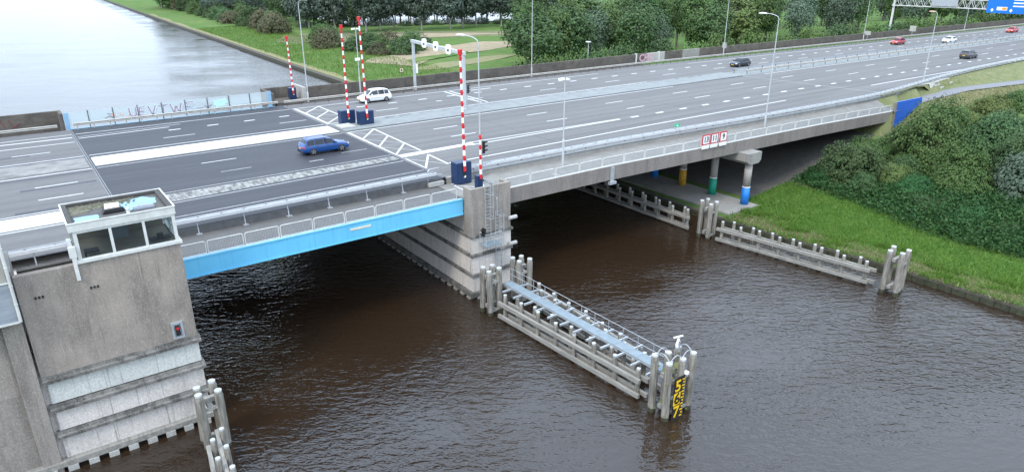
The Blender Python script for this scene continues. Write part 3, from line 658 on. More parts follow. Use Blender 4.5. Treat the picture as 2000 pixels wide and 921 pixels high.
# ------------------------------------------------------------------ left abutment
ab = thing('bridge_abutment', 'big grey concrete abutment block with pale panels and a glazed cabin on top', 'bridge abutment', (2,42,0))
b = MB(); b.box(1.15,40.62,5.6,6.22,44.4,11.9); b.build('cabin_base', M['conc_upper'], ab)
b = MB(); b.bbox(-1.62,40.5,5.98,1.14,40.86,11.88,.03); b.build('parapet_wall', M['conc_upper'], ab)
b = MB(); b.box(1.145,40.5,5.98,6.30,40.615,11.9); b.build('front_wall', M['conc_upper'], ab)
b = MB(); b.box(-1.62,40.87,9.0,1.14,44.0,9.6); b.box(-1.5,44.0,9.0,1.14,44.4,10.9); b.build('back_wall', M['conc_wall'], ab)
b = MB(); b.bbox(-2.05,40.88,8.5,-1.63,44.3,12.1,.04); b.build('side_pier', M['conc_grey'], ab)
b = MB(); b.box(-1.9,40.72,-2,6.2,46.2,5.9); b.box(-60,46.2,-2,5.15,92.5,8.7); b.box(-30,44.0,5.0,5.15,46.2,8.70); b.box(-30,46.2,8.7,5.15,50.2,8.74); b.build('core', M['conc_low'], ab)
b = MB(); b.bbox(-2.62,40.28,-2,-1.74,40.9,9.6,.05); b.build('pilaster', M['conc_tower'], ab)
for z0, z1 in ((-2,2.55),(2.57,5.2),(5.22,9.9)):
    b = MB(); b.bbox(-14,40.56,z0,-2.63,41.5,z1,.02); b.build('wall_panel', M['conc_tower'], ab)
for z0, z1, mat in ((4.25,5.55,'conc_mint'),(2.5,3.75,'conc_low'),(.68,2.05,'conc_low')):
    for x0, x1 in ((-1.45,1.2),(1.212,3.9),(3.912,6.28)):
        p = MB(); p.bbox(x0,40.50,z0,x1,40.8,z1,.02); p.build('wall_panel', M[mat], ab)
    p = MB(); p.box(6.0,40.81,z0,6.28,46,z1); p.build('wall_panel', M[mat], ab)
for z, h in ((5.56,.42),(3.76,.42),(2.06,.40)):
    p = MB(); p.prism([(-1.62,40.28,z+.02),(-1.62,40.28,z+h*.45),(-1.62,40.38,z+h*.6),(-1.62,40.42,z+h),(-1.62,40.72,z+h),(-1.62,40.72,z)], (8.06,0,0)); p.box(6.2,40.73,z,6.42,46,z+h); p.build('ledge', M['conc_band'], ab)
p = MB(); p.box(-5.5,40.16,.34,6.42,40.6,.66); p.build('fender_beam', M['timber_h'], ab)
for i in range(11):
    p = MB(); p.box(-4.6+i*1.02,40.10,-.6,-4.08+i*1.02,40.6,.33); p.build('fender_block', M['conc_light'], ab)
fw = MB(); fw.box(-1.6,40.493,8.35,6.28,40.499,8.38); fw.build('formwork_seam', M['conc_upper'], ab)
hl = MB()
for x, z in ((-.95,10.45),(1.55,10.35)):
    for k in range(3): hl.box(x+k*.16,40.46,z,x+.09+k*.16,40.51,z+.13)
hl.build('drain_hole', M['black'], ab)
p = MB(); p.box(1.06,40.36,11.0,1.24,40.5,12.45); p.box(.98,40.34,12.3,1.32,40.5,12.9); p.build('rain_pipe', M['white'], ab)
sg = thing('signal_light', 'red signal light in a white rimmed recess on the left concrete wall', 'traffic light', (5.3,40.4,6.3))
p = MB(); p.box(5.0,40.38,6.12,5.12,40.5,7.16); p.box(5.5,40.38,6.12,5.62,40.5,7.16); p.box(5.12,40.38,7.04,5.5,40.5,7.16); p.box(5.12,40.38,6.12,5.5,40.5,6.24); p.build('surround', M['galv'], sg)
p = MB(); p.box(5.12,40.45,6.24,5.5,40.495,7.04); p.build('back_plate', M['clad'], sg)
p = MB(); p.box(5.2,40.36,6.32,5.42,40.45,6.94); p.build('housing', M['black'], sg)
for z in (6.48,6.78):
    p = MB(); p.tube((5.31,40.30,z),(5.31,40.36,z),.085,n=12); p.build('lens', M['lit_red'] if z > 6.6 else M['black'], sg)
# clad box hanging on the wall at far left
cb = thing('clad_box', 'grey blue clad building corner with a white downpipe left of the concrete wall', 'building', (-3.5,41,9.7))
p = MB(); p.box(-16,39.9,9.72,-1.82,44,11.85); p.build('lower_wall', M['clad'], cb)
p = MB(); p.box(-16,39.95,11.86,-1.87,44,16.0); p.build('upper_wall', M['tan'], cb)
p = MB()
for i in range(6): p.tube((-1.74,39.82,9.7+i*1.0),(-1.74,39.82,10.66+i*1.0),.075,n=8); p.tube((-1.74,39.82,10.66+i*1.0),(-1.74,39.82,10.7+i*1.0),.095,n=8)
p.build('downpipe', M['white'], cb)
p = MB(); p.box(-16,39.86,11.82,-1.8,39.9,11.9); p.box(-16,39.86,9.62,-1.8,39.96,9.72); p.build('trim', M['white'], cb)
# ------------------------------------------------------------------ control cabin
cab = thing('control_cabin', 'small glazed bridge control cabin with a white fascia and patched flat roof', 'control cabin', (3.8,42.4,11.9))
p = MB(); p.box(1.22,40.40,11.9,6.42,40.62,12.06); p.box(6.22,40.62,11.9,6.42,44.5,12.06); p.box(1.1,40.62,11.9,1.3,44.5,12.06); p.build('sill', M['white'], cab)
fr = [(1.34,1.52),(2.98,3.12),(4.60,4.74),(6.10,6.28)]
for a, c in fr:
    p = MB(); p.box(a,40.47,12.06,c,40.58,13.66); p.build('window_frame', M['white'], cab)
p = MB(); p.box(1.34,40.475,13.52,6.28,40.575,13.66); p.box(1.34,40.475,12.062,6.28,40.575,12.12); p.build('window_rail', M['white'], cab)
for x in (1.4,2.9,4.6,6.05):
    p = MB(); p.box(x,44.2,12.85,x+.1,44.3,13.66); p.build('window_frame', M['white'], cab)
for x0, x1 in ((1.5,2.9),(3.0,4.6),(4.7,6.05)):
    p = MB(); p.box(x0,44.24,12.86,x1,44.255,13.65); p.build('pane', M['glass'], cab)
for (a, c), (d, e) in zip(fr, fr[1:]):
    p = MB(); p.box(c,40.52,12.12,d,40.535,13.52); p.build('pane', M['glass'], cab)
for y0, y1 in ((40.6,42.4),(42.5,44.3)):
    for x in (6.24,1.34):
        p = MB(); p.box(x,y0,12.1,x+.015,y1,13.6); p.build('pane', M['glass'], cab)
for y in (42.4,44.3):
    for x in (6.18,1.32):
        p = MB(); p.box(x,y,12.06,x+.1,y+.1,13.66); p.build('window_frame', M['white'], cab)
p = MB(); p.box(1.3,40.7,11.9,6.2,44.3,11.95); p.box(1.4,44.2,11.95,6.15,44.32,12.85); p.build('room', M['interior'], cab)
p = MB(); p.box(3.3,43.2,11.95,4.15,43.7,13.0); p.build('cupboard', M['cab_grey'], cab)
p = MB(); p.box(1.7,40.9,12.2,2.4,41.5,12.28); p.box(4.9,40.9,12.15,6.0,41.4,12.25); p.box(1.7,41.1,11.95,1.8,41.2,12.2); p.box(5.3,41.0,12.25,5.6,41.2,12.5); p.build('desk', M['trim'], cab)
p = MB(); p.box(2.3,44.16,12.5,2.75,44.19,12.78); p.box(2.95,44.16,12.45,3.3,44.19,12.8); p.build('paper', M['paper'], cab)
p = MB(); p.box(1.9,42.4,13.55,4.6,42.46,13.6); p.build('ceiling_light', M['sign_white'], cab)
p = MB(); p.box(1.18,40.42,13.66,6.34,40.60,14.08); p.box(1.18,40.6,13.66,1.36,44.42,14.08); p.box(6.16,40.6,13.66,6.34,44.42,14.08); p.box(1.36,44.24,13.66,6.16,44.42,14.08); p.build('fascia', M['white'], cab)
p = MB(); p.box(1.15,40.39,14.08,6.37,40.47,14.13); p.box(1.15,40.47,14.08,1.23,44.45,14.13); p.box(6.29,40.47,14.08,6.37,44.45,14.13); p.box(1.23,44.37,14.08,6.29,44.45,14.13); p.build('roof_edge', M['white'], cab)
p = MB(); p.box(1.23,40.47,13.9,1.46,44.37,14.10); p.box(6.0,40.47,13.9,6.29,44.37,14.10); p.box(1.46,44.12,13.9,6.0,44.37,14.10); p.box(1.46,40.47,13.9,6.0,40.56,14.09); p.build('roof_upstand', M['roof_rim'], cab)
p = MB(); p.box(1.36,40.6,13.8,6.16,44.24,13.93); rf = p.build('roof', M['roof_felt'], cab)
rr = random.Random(8)
def ragged(pts, z, jit, n=6):
    out = []
    for (a, b_), (c, d) in zip(pts, pts[1:]+pts[:1]):
        for i in range(n):
            t = i/n; out.append((a+(c-a)*t+rr.uniform(-jit,jit), b_+(d-b_)*t+rr.uniform(-jit,jit), z))
    return out
p = MB(); p.poly(ragged([(1.6,40.9),(2.75,40.9),(2.8,41.9),(1.62,42.0)], 13.937, .05)); p.build('coating_patch', M['roof_blue'], cab)
p = MB(); p.poly(ragged([(3.75,41.9),(4.3,41.6),(4.9,42.0),(5.75,42.3),(5.9,43.3),(5.2,44.0),(3.9,43.3)], 13.937, .05)); p.build('coating_patch', M['roof_blue'], cab)
p = MB(); p.poly(ragged([(1.5,42.4),(2.6,42.9),(3.8,43.5),(5.2,43.95),(5.2,44.1),(1.48,44.1)], 13.941, .09)); 
for i in range(160):
    x = rr.uniform(1.5,4.8); y = 44.1-abs(rr.gauss(0,.5)); 
    if y > 42.5: s_ = rr.uniform(.03,.09); p.lathe(x,y,[(s_,13.94),(s_*.6,13.94+s_*.7)],5)
tag(p.build('moss', M['roof_moss'], cab), kind='stuff')
p = MB(); p.box(3.05,41.75,13.93,3.95,42.45,14.12); p.prism([(2.95,41.6,13.99),(3.1,41.6,14.18),(3.98,41.6,14.2),(4.1,41.6,13.99)], (0,.2,0)); hat = p.build('roof_hatch', M['trim'], cab)
p = MB(); p.prism([(3.12,41.9,14.14),(3.85,41.9,14.14),(3.9,42.5,14.22),(3.2,42.6,14.22)], (0,0,.04)); p.build('hatch_lid', M['cream'], hat)
p = MB(); p.box(4.45,41.35,13.94,5.5,41.48,14.06); p.box(4.45,41.62,13.94,5.5,41.75,14.06)
for i in range(6): p.box(4.5+i*.18,41.48,13.97,4.56+i*.18,41.62,14.03)
p.build('roof_ladder', M['clad'], cab)
p = MB(); p.box(4.8,41.9,13.94,5.3,42.3,14.0); p.build('roof_plate', M['clad'], cab)
p = MB(); p.lathe(4.15,41.25,[(.09,13.93),(.1,14.2),(.05,14.25)],8); p.lathe(4.1,40.85,[(.08,13.93),(.08,14.1)],8); p.build('vent_pipe', M['white'], cab)

# ------------------------------------------------------------------ footway railings (one panel mesh each, copied)
def rail_panel_mesh(L, z0, z1, nb, r=.032):
    mb = MB(); c = .12
    pts = [(0,0,z0-.12),(0,0,z1-c),(c*.3,0,z1-c*.3),(c,0,z1),(L-c,0,z1),(L-c*.3,0,z1-c*.3),(L,0,z1-c),(L,0,z0-.12)]
    mb.path(pts, r, 7); mb.tube((0,0,z0),(L,0,z0), r*.8, n=6)
    for i in range(nb):
        x = L*(i+1)/(nb+1); mb.box(x-.010,-.010,z0,x+.010,.010,z1,1)
    return mb.mesh('railing_panel', [M['white'], M['galv']])
me = rail_panel_mesh(2.30, .10, .92, 21)
for i in range(10):
    x = 3.84+2.43*i+ .06
    if x > 5.2: link('railing_panel', me, leaf, (x-17.4, 46.02-68.5, 8.74-7.4))
lr = MB(); lr.box(6.2,45.99,8.72,28.6,46.06,8.76); lr.build('base_rail', M['white'], leaf)
rail = thing('footway_railing', 'long white barred railing along the edge of the concrete span', 'railing', (66,46.1,8.4))
me = rail_panel_mesh(2.72, .06, .86, 27)
x = 32.95
while x < 98.5:
    z = lerp(WALKZ, x); z2 = lerp(WALKZ, x+2.72)
    link('railing_panel', me, rail, (x-66, 0, z-8.4+.02), (0, -math.atan2(z2-z, 2.72), 0)); x += 2.86
b = MB(); rings = []
for x in (32.75,45.5,53,61,70,81,99.2):
    z = lerp(WALKZ, x); rings.append([(x,45.99,z),(x,45.99,z+.07),(x,46.2,z+.07),(x,46.2,z)])
b.sweep(rings, closed=True, cap=True); b.build('base_rail', M['white'], rail)

# ------------------------------------------------------------------ guard rails
def beam_rings(pts, side, z0, h=.31, d=.08):
    """W-beam profile swept along (x,y,z) points; side = direction of the corrugation (+1/-1 in the road normal)"""
    rings = []
    for i, p in enumerate(pts):
        a = Vector(pts[max(0,i-1)]); c = Vector(pts[min(len(pts)-1,i+1)]); t = (c-a); n = Vector((-t.y,t.x,0)).normalized()*side
        prof = [(0,z0),(d,z0+h*.14),(d,z0+h*.3),(0,z0+h*.45),(0,z0+h*.55),(d,z0+h*.7),(d,z0+h*.86),(0,z0+h),(-.02,z0+h),(-.02,z0)]
        rings.append([(p[0]+n.x*o, p[1]+n.y*o, p[2]+zz) for o, zz in prof])
    return rings
def box_rings(pts, off, w, z0, z1):
    rings = []
    for i, p in enumerate(pts):
        a = Vector(pts[max(0,i-1)]); c = Vector(pts[min(len(pts)-1,i+1)]); t = (c-a); n = Vector((-t.y,t.x,0)).normalized()
        rings.append([(p[0]+n.x*o, p[1]+n.y*o, p[2]+zz) for o, zz in ((off-w/2,z0),(off-w/2,z1),(off+w/2,z1),(off+w/2,z0))])
    return rings
def resample(fy, x0, x1, step, zf):
    n = max(1, int(abs(x1-x0)/step)); return [(x0+(x1-x0)*i/n, fy(x0+(x1-x0)*i/n), zf(x0+(x1-x0)*i/n)) for i in range(n+1)]
_posts = {}
def guard(name, label, fy, x0, x1, post, zf, mat, side, double=False, top=.75, foot=False, step=4, postmat='galv_dark', off=(0,0)):
    t = thing(name, label, 'guard rail', ((x0+x1)/2, fy((x0+x1)/2), zf((x0+x1)/2)))
    pts = resample(fy, x0, x1, step, zf)
    b = MB(); b.sweep(beam_rings(pts, side, top-.31), cap=False); b.build('rail_beam', M[mat], t)
    if double:
        p2 = [(x, y-side*.42, z) for x, y, z in pts]
        b = MB(); b.sweep(box_rings(p2, 0, .08, top-.26, top-.03), closed=True, cap=True); b.build('rail_beam', M['rail_bright'], t)
        b = MB(); b.sweep(box_rings(p2, 0, .07, top-.60, top-.42), closed=True, cap=True)
        if not foot: b.build('lower_rail', M['galv'], t)
        pl = MB(); pl.sweep(box_rings([(x, y-side*.21, z) for x, y, z in pts], 0, .40, top-.17, top-.14), closed=True, cap=True); pl.build('cover_plate', M['galv_light'], t)
        b = MB(); b.sweep(box_rings(pts, 0, .09, top-.22, top-.03), closed=True, cap=True); b.build('rail_beam', M['rail_bright'], t)
        key = ('spacer', mat, side)
        if key not in _posts:
            m_ = MB(); m_.box(-.05,-.36 if side > 0 else 0.06,top-.2,.05,-.06 if side > 0 else .36,top-.06); _posts[key] = m_.mesh('spacer', M['galv_dark'])
        o = OFF[t.name]; x = x0+.6
        while x < min(x1, 135): link('spacer', _posts[key], t, (x-o[0], fy(x)-o[1], zf(x)-o[2])); x += 1.0 if post < 2 else 1.6
    key = (top, foot, postmat, double, side)
    if key not in _posts:
        m_ = MB(); m_.box(-.04,-.10,-.55 if foot else -.25,.04,-.03,top-.12) if side > 0 else m_.box(-.04,.03,-.55 if foot else -.25,.04,.10,top-.12)
        if foot: s_ = -1 if side > 0 else 1; m_.box(-.19,min(s_*.55,s_*.02),-.55,.19,max(s_*.55,s_*.02),-.50); m_.bar((0,s_*.28,-.52),(0,s_*.06,top-.2),.07,.07); m_.box(-.05,min(0,s_*.44),top-.22,.05,max(0,s_*.44),top-.14)
        _posts[key] = m_.mesh('post', M[postmat])
    o = OFF[t.name]; x = x0+.4
    while x < x1: link('post', _posts[key], t, (x-o[0], fy(x)-o[1], zf(x)-o[2])); x += post
    return t
nz = lambda x: lerp(ROADZ, x)
guard('guard_rail', 'bright galvanised guard rail on the leaf beside the footway, posts on small feet', lambda x: 50.5, 5.5, 28.6, 3.25, nz, 'galv', 1, True, .72, True, 6, 'galv')
guard('guard_rail', 'galvanised guard rail behind the concrete parapet left of the control cabin', lambda x: 50.5, -40, 5.2, 3.25, nz, 'galv', 1, True, .72, True, 6, 'galv')
guard('guard_rail', 'long double guard rail curving along the near edge of the road on the span', lambda x: lerp(NEAR, x)+.1, 32.2, 330, 2.66, nz, 'galv', 1, True, .74, False, 3, 'galv_dark')
guard('guard_rail', 'beige weathered guard rail on the far road edge in front of the brown wall', lambda x: 90.9, 29.5, 420, 1.9, nz, 'galv_far', -1, False, .78, False, 10)
guard('guard_rail', 'weathered guard rail on the far edge of the leaf before the graffiti screens', lambda x: 91.2, 5.6, 28.8, 1.65, nz, 'galv_far', -1, False, .78, False, 6, 'galv_far')
guard('guard_rail', 'short rusty guard rail by the far parapet at the left picture edge', lambda x: 91.2, -40, 4.1, 2.0, nz, 'galv_far', -1, False, .78, False, 6)
guard('guard_rail', 'median guard rail between carriageways, side facing the near lanes', lambda x: 73.2, 103, 420, 4.0, nz, 'galv_far', -1, False, .8, False, 10)
guard('guard_rail', 'median guard rail between carriageways, side facing the far lanes', lambda x: 75.6, 102.5, 420, 4.0, nz, 'galv', 1, False, .8, False, 10)
hp = thing('hoop_rail', 'bent grey tube hoop at the end of the leaf guard rail beside the barrier cabinet', 'hoop rail', (28.9,50.4,8.8))
p = MB(); p.path([(27.9,50.35,8.8),(27.9,50.35,10.1),(28.1,50.35,10.3),(29.0,50.35,10.3),(29.25,50.35,10.1),(29.45,50.35,9.5),(29.8,50.35,9.3)], .045, 7); p.tube((27.9,50.35,9.7),(29.4,50.35,9.7),.035,n=6); p.build('tube', M['galv'], hp)
p = MB(); p.box(27.8,50.0,8.8,29.3,50.3,9.15); p.build('base_block', M['conc_light'], hp)
hp = thing('hoop_rail', 'rounded grey end hoop of the guard rail right of the navy barrier cabinet', 'hoop rail', (31.9,50.4,8.8))
p = MB(); p.path([(32.4,50.35,9.2),(31.7,50.35,9.25),(31.45,50.35,9.6),(31.6,50.35,9.95),(32.4,50.35,10.02)], .05, 7); p.build('tube', M['galv'], hp)
gs = thing('green_arrow_sign', 'small green arrow sign clamped on the near guard rail', 'sign', (59.0,49.9,10))
p = MB(); p.prism([(58.55,49.86,10.12),(59.1,49.86,9.98),(59.5,49.86,10.2),(59.15,49.86,10.45),(58.6,49.86,10.4)], (0,.06,0)); p.build('board', M['sign_green'], gs)
p = MB(); p.box(58.98,49.93,9.4,59.04,49.99,10.2); p.build('stem', M['galv_dark'], gs)
p = MB(); p.prism([(58.72,49.845,10.2),(59.1,49.845,10.1),(59.1,49.845,10.3)], (0,.01,0)); p.build('arrow', M['sign_white'], gs)

# ------------------------------------------------------------------ traffic barriers with raised booms
def barrier(label, x, y, z, h, lean=(0,0), w=1.45, ch=1.55, cd=.85, seg=22, bx=None, r=.15):
    t = thing('traffic_barrier', label, 'barrier', (x,y,z), 'raised traffic barriers of the bridge')
    c = MB(); c.bbox(x-w/2,y-cd/2,z+.08,x+w/2,y+cd/2,z+ch,.05); c.box(x-w/2+.05,y-cd/2+.05,z,x+w/2-.05,y+cd/2-.05,z+.079); cb_ = c.build('cabinet', M['navy'], t)
    c = MB(); c.box(x-w/2+.08,y-cd/2-.012,z+.2,x-.17,y-cd/2,z+ch-.15); c.box(x+.17,y-cd/2-.012,z+.2,x+w/2-.08,y-cd/2,z+ch-.15); c.build('door', M['navy'], cb_)
    c = MB(); c.box(x-.15,y-cd/2-.014,z+.55,x+.15,y-cd/2-.002,z+ch-.1); c.build('slot', M['black'], cb_)
    c = MB(); c.lathe(x+.02,y-cd/2-.03,[(.1,z+.62),(.1,z+.64)],10); c.tube((x+.1,y-cd/2-.03,z+.7),(x+.1,y-cd/2-.005,z+.7),.07,n=10); c.build('lamp', M['sign_white'], cb_)
    yb = y-cd/2-.12
    bm = MB(); z0 = z+ch-.75
    n = seg
    for i in range(n):
        a = i/n; e = (i+1)/n; r0 = r*(1-.35*a); r1 = r*(1-.35*e)
        bm.tube((x+lean[0]*a, yb+lean[1]*a, z0+(h-z0+z)*a), (x+lean[0]*e, yb+lean[1]*e, z0+(h-z0+z)*e), r0*.85, r1*.85, 8, 1 if i % 2 == 0 else 0, True)
        if i % 2 == 0 and i > 0:
            q_ = .5*(a+e); zz = z0+(h-z0+z)*q_; bm.tube((x+lean[0]*q_-.0, yb+lean[1]*q_-.16, zz),(x+lean[0]*q_, yb+lean[1]*q_+.16, zz), .09, n=6, mi=1)
    bm.tube((x+lean[0], yb+lean[1], z+h-.45),(x+lean[0], yb+lean[1], z+h),.2,n=8,mi=1)
    bm.build('boom', [M['boom_white'], M['red']], t)
    return t
barrier('tall red and white boom on a navy cabinet in the median, left of the pair', 31.75, 76.0, 9.36, 11.1, (0,0), 1.75, 1.62, .9)
barrier('tallest red and white boom on a navy cabinet in the median, right of the pair', 33.35, 74.4, 9.36, 12.0, (-.15,0), 1.75, 1.62, .9)
barrier('red and white boom on a scuffed navy cabinet beside the near guard rail', 30.85, 49.65, 8.78, 11.4, (0,.3), 1.5, 1.95, .95)
barrier('slender red and white boom on a small navy cabinet by the far wall', 32.4, 95.9, 9.3, 8.5, (-.1,0), .9, 1.6, .8, 20)
fl = MB(); fl.box(29.5,93.9,8.6,33.9,97.9,9.28); tag(fl.build('landing', M['conc_wall']), 'dark concrete landing with a barrier in the corner of the far wall', 'landing')
pb = MB(); pb.bbox(32.6,74.9,9.42,33.3,76.4,9.5,.02); tag(pb.build('concrete_plinth', M['conc_light']), 'pale concrete plinth beside the median barrier cabinets', 'plinth')
pb = MB(); pb.bbox(29.9,73.2,9.425,31.6,75.2,9.62,.04); tag(pb.build('concrete_plinth', M['conc_light']), 'low concrete block at the end of the white median strip', 'plinth')
# small footway barrier on the tower
t = thing('footway_barrier', 'short red and white boom on a slim blue cabinet on the tower', 'barrier', (30.25,45.75,8.8))
c = MB(); c.bbox(30.0,45.75,8.8,30.5,46.25,10.45,.03); c.build('cabinet', M['navy'], t)
c = MB()
for i in range(9):
    z0 = 10.2+i*.41; c.tube((30.25,45.68,z0),(30.25,45.68,z0+.41),.10-.003*i,n=8,mi=1 if i % 2 == 0 else 0)
    if i % 2 == 0: c.tube((30.25,45.5,z0+.2),(30.25,45.86,z0+.2),.06,n=6,mi=1)
c.build('boom', [M['boom_white'], M['red']], t)
def traffic_light(name, label, x, y, z0, zt, face=(-1,0), n=2, pole=True):
    t = thing(name, label, 'traffic light', (x,y,z0))
    if pole: p = MB(); p.tube((x,y,z0),(x,y,zt),.05,n=7); p.build('pole', M['galv'], t)
    p = MB(); f = Vector((face[0],face[1],0)).normalized(); s = Vector((-f.y,f.x,0)); c = Vector((x,y,0))+f*.12
    hh = .34*n; a = [c+s*.16-f*.1, c+s*.16+f*.1, c-s*.16+f*.1, c-s*.16-f*.1]
    p.prism([(q_.x,q_.y,zt-hh) for q_ in a], (0,0,hh)); p.build('housing', M['black'], t)
    p = MB()
    for k in range(n):
        zc = zt-.19-.34*k; o = c+f*.1; p.prism([(o.x+s.x*.13,o.y+s.y*.13,zc),(o.x-s.x*.13,o.y-s.y*.13,zc),(o.x-s.x*.13+f.x*.26,o.y-s.y*.13+f.y*.26,zc+.08),(o.x+s.x*.13+f.x*.26,o.y+s.y*.13+f.y*.26,zc+.08)], (0,0,.07))
    p.build('hood', M['black'], t); return t
tl = traffic_light('traffic_light', 'black signal head on a pole behind the short boom on the tower', 30.75, 46.2, 8.8, 13.2, (1,-.2), 3)
p = MB(); 
for z in (11.3,12.1): p.path([(30.75,46.1,z),(31.2,46.1,z),(31.2,46.4,z),(30.75,46.4,z)], .02, 5)
for x in (30.98,31.2): p.tube((x,46.1,11.3),(x,46.1,12.1),.02,n=5)
p.build('cage', M['galv'], tl)
# ------------------------------------------------------------------ ladder, platform and gangway
ld = thing('access_ladder', 'grey steel caged ladder with a landing platform on the pier front', 'ladder', (30.7,44.6,5))
def ladder(x0, x1, y, z0, z1):
    p = MB(); p.tube((x0,y,z0),(x0,y,z1),.03,n=6); p.tube((x1,y,z0),(x1,y,z1),.03,n=6); p.build('stile', M['galv'], ld)
    r_ = MB(); z = z0+.2; r_.tube((x0,y,0),(x1,y,0),.018,n=6); me = r_.mesh('rung', M['galv'], (30.7,44.6,5))
    while z < z1: link('rung', me, ld, (0,0,z)); z += .30
def hoops(x0, x1, y, z0, z1, n):
    cx = (x0+x1)/2; p = MB(); pts = []
    for i in range(n):
        z = z0+(z1-z0)*i/(n-1); arc = [(cx+(x0-cx)*math.cos(a)*1.15, y-.72*math.sin(a), z) for a in [math.pi*k/8 for k in range(9)]]; p.path(arc, .02, 5)
    for a in (.25,.5,.75):
        a *= math.pi; X, Y = cx+(x0-cx)*math.cos(a)*1.15, y-.72*math.sin(a); p.tube((X,Y,z0),(X,Y,z1),.018,n=5)
    p.build('cage', M['galv'], ld)
ladder(29.95,30.5,44.65,5.1,10.5); hoops(29.95,30.5,44.65,7.2,10.3,4)
ladder(30.95,31.5,44.6,2.2,7.6); hoops(30.95,31.5,44.6,4.4,7.3,4)
p = MB(); p.path([(31.2,44.7,7.2),(31.2,44.7,8.6),(31.1,44.6,8.75),(31.0,44.5,8.6),(31.0,44.45,7.3)], .03, 6); p.build('grab_rail', M['galv'], ld)
p = MB(); p.box(29.25,43.55,5.0,30.9,44.6,5.07); p.build('platform', M['blue_plate'], ld)
p = MB()
for z in (5.55,6.1): p.path([(29.28,44.6,z),(29.28,43.58,z),(30.88,43.58,z),(30.88,44.1,z)], .025, 6)
for x, y in ((29.28,43.58),(30.1,43.58),(30.88,43.58),(29.28,44.5)): p.tube((x,y,5.07),(x,y,6.1),.025,n=6)
p.build('platform_railing', M['galv'], ld)
traffic_light('traffic_light', 'black signal head at the corner of the ladder platform on the pier', 29.4, 43.95, 5.07, 6.6, (-1,-.3), 2)

# ------------------------------------------------------------------ piles: dolphins and fender fences
def pile_mesh(h, r, lean=0.0, taper=True):
    mb = MB(); n = 10
    prof = [(r*1.05,-1.5),(r*1.04,.30),(r,h-.30),(r*.80,h-.10)] if taper else [(r,-1.5),(r,.16),(r,h-.06),(r,h)]
    vs = []
    for i, (rr_, z) in enumerate(prof):
        for k in range(n):
            a = 2*math.pi*k/n+.3; q_ = 1+.05*math.sin(3*a+i); vs.append((rr_*q_*math.cos(a), rr_*q_*math.sin(a), z))
    fs = [(j*n+i, j*n+(i+1)%n, (j+1)*n+(i+1)%n, (j+1)*n+i) for j in range(3) for i in range(n)]
    mb._add(vs[:2*n]+vs[n:], [], 0); mb.v = []; mb._add(vs, fs, 0); mb.m = [1 if k < n else 0 for k in range(3*n)]
    mb._add([(prof[-1][0]*1.08*math.cos(2*math.pi*k/n+.3), prof[-1][0]*1.08*math.sin(2*math.pi*k/n+.3), z) for z in (h-.10,h+.02) for k in range(n)], [(i,(i+1)%n,n+(i+1)%n,n+i) for i in range(n)]+[tuple(range(n,2*n))], 2)
    return mb.mesh('pile', [M['timber'], M['timber_dark'], M['pile_cap']])
PF = pile_mesh(2.2, .165); PD = pile_mesh(3.9, .24); PDg = pile_mesh(4.1, .24)
rp = random.Random(5)
def put_pile(t, me, x, y, s=1.0):
    o = OFF[t.name]; return link('pile', me, t, (x-o[0], y-o[1], rp.uniform(-.10,.10)), (rp.uniform(-.022,.022), rp.uniform(-.022,.022), rp.uniform(0,6)))
def fender(label, front, back, ztop=1.42, zbot=.32, side=-1, ext=.45):
    a, c = Vector((*front[0],0)), Vector((*front[-1],0)); d = (c-a).normalized(); n = Vector((-d.y,d.x,0))
    t = thing('fender_fence', label, 'timber fender', ((a.x+c.x)/2,(a.y+c.y)/2,0), 'timber fender fences in the river')
    nb = Vector((*back[0],0))-a; s = -1 if nb.dot(n) > 0 else 1     # outward (channel) side
    n *= s
    for x, y in front: put_pile(t, PF, x, y)
    for x, y in back: put_pile(t, PF, x, y)
    for z, dz in ((ztop,.30),(zbot,.28)):
        p0 = a-d*ext+n*.27; p1 = c+d*ext+n*.27; L = (p1-p0).length; k = 2
        for i in range(k):
            q0 = p0+(p1-p0)*(i/k); q1 = p0+(p1-p0)*((i+1)/k)-d*.02
            b = MB(); b.bar((q0.x,q0.y,z),(q1.x,q1.y,z),.22,dz); b.build('front_beam', M['timber_h'], t)
        b0 = Vector((*back[0],0)); b1 = Vector((*back[-1],0)); q0 = b0-d*(ext+.5)-n*.0; q1 = b1+d*(ext+1.1)
        b = MB(); b.bar((q0.x-n.x*-.26,q0.y-n.y*-.26,z-.05),(q1.x-n.x*-.26,q1.y-n.y*-.26,z-.05),.2,dz); b.build('back_beam', M['timber_h'], t)
    return t
def row(x0, y0, x1, y1, n): return [(x0+(x1-x0)*i/(n-1), y0+(y1-y0)*i/(n-1)) for i in range(n)]
def dolphin(label, pts, me=None, zb=(.5,3.0), group='timber dolphins'):
    cx = sum(p[0] for p in pts)/len(pts); cy = sum(p[1] for p in pts)/len(pts)
    t = thing('dolphin', label, 'dolphin', (cx,cy,0), group); me = me or PD
    for x, y in pts: put_pile(t, me, x+(x-cx)*.0, y)
    xs_ = sorted(p[0] for p in pts); ys_ = sorted(p[1] for p in pts)
    for z in zb:
        b = MB(); b.box(xs_[0],cy-.14,z,xs_[-1],cy+.14,z+.3); b.build('cross_beam', M['timber_h'], t)
        b = MB(); b.box(cx-.14,ys_[0],z-.32,cx+.14,ys_[-1],z-.02); b.build('cross_beam', M['timber_h'], t)
        b = MB(); b.box(xs_[0],ys_[0]-.06,z-.25,xs_[-1],ys_[0]+.06,z-.05); b.build('cross_beam', M['timber_h'], t)
    return t
fender('weathered fender fence left of the blue gangway, on the leaf channel side', row(28.72,40.2,29.52,26.45,8), row(29.35,39.3,30.05,27.35,7))
fender('weathered fender fence right of the blue gangway, facing the grass bank', row(32.25,40.2,31.65,28.3,7), row(31.6,39.25,31.1,27.4,7))
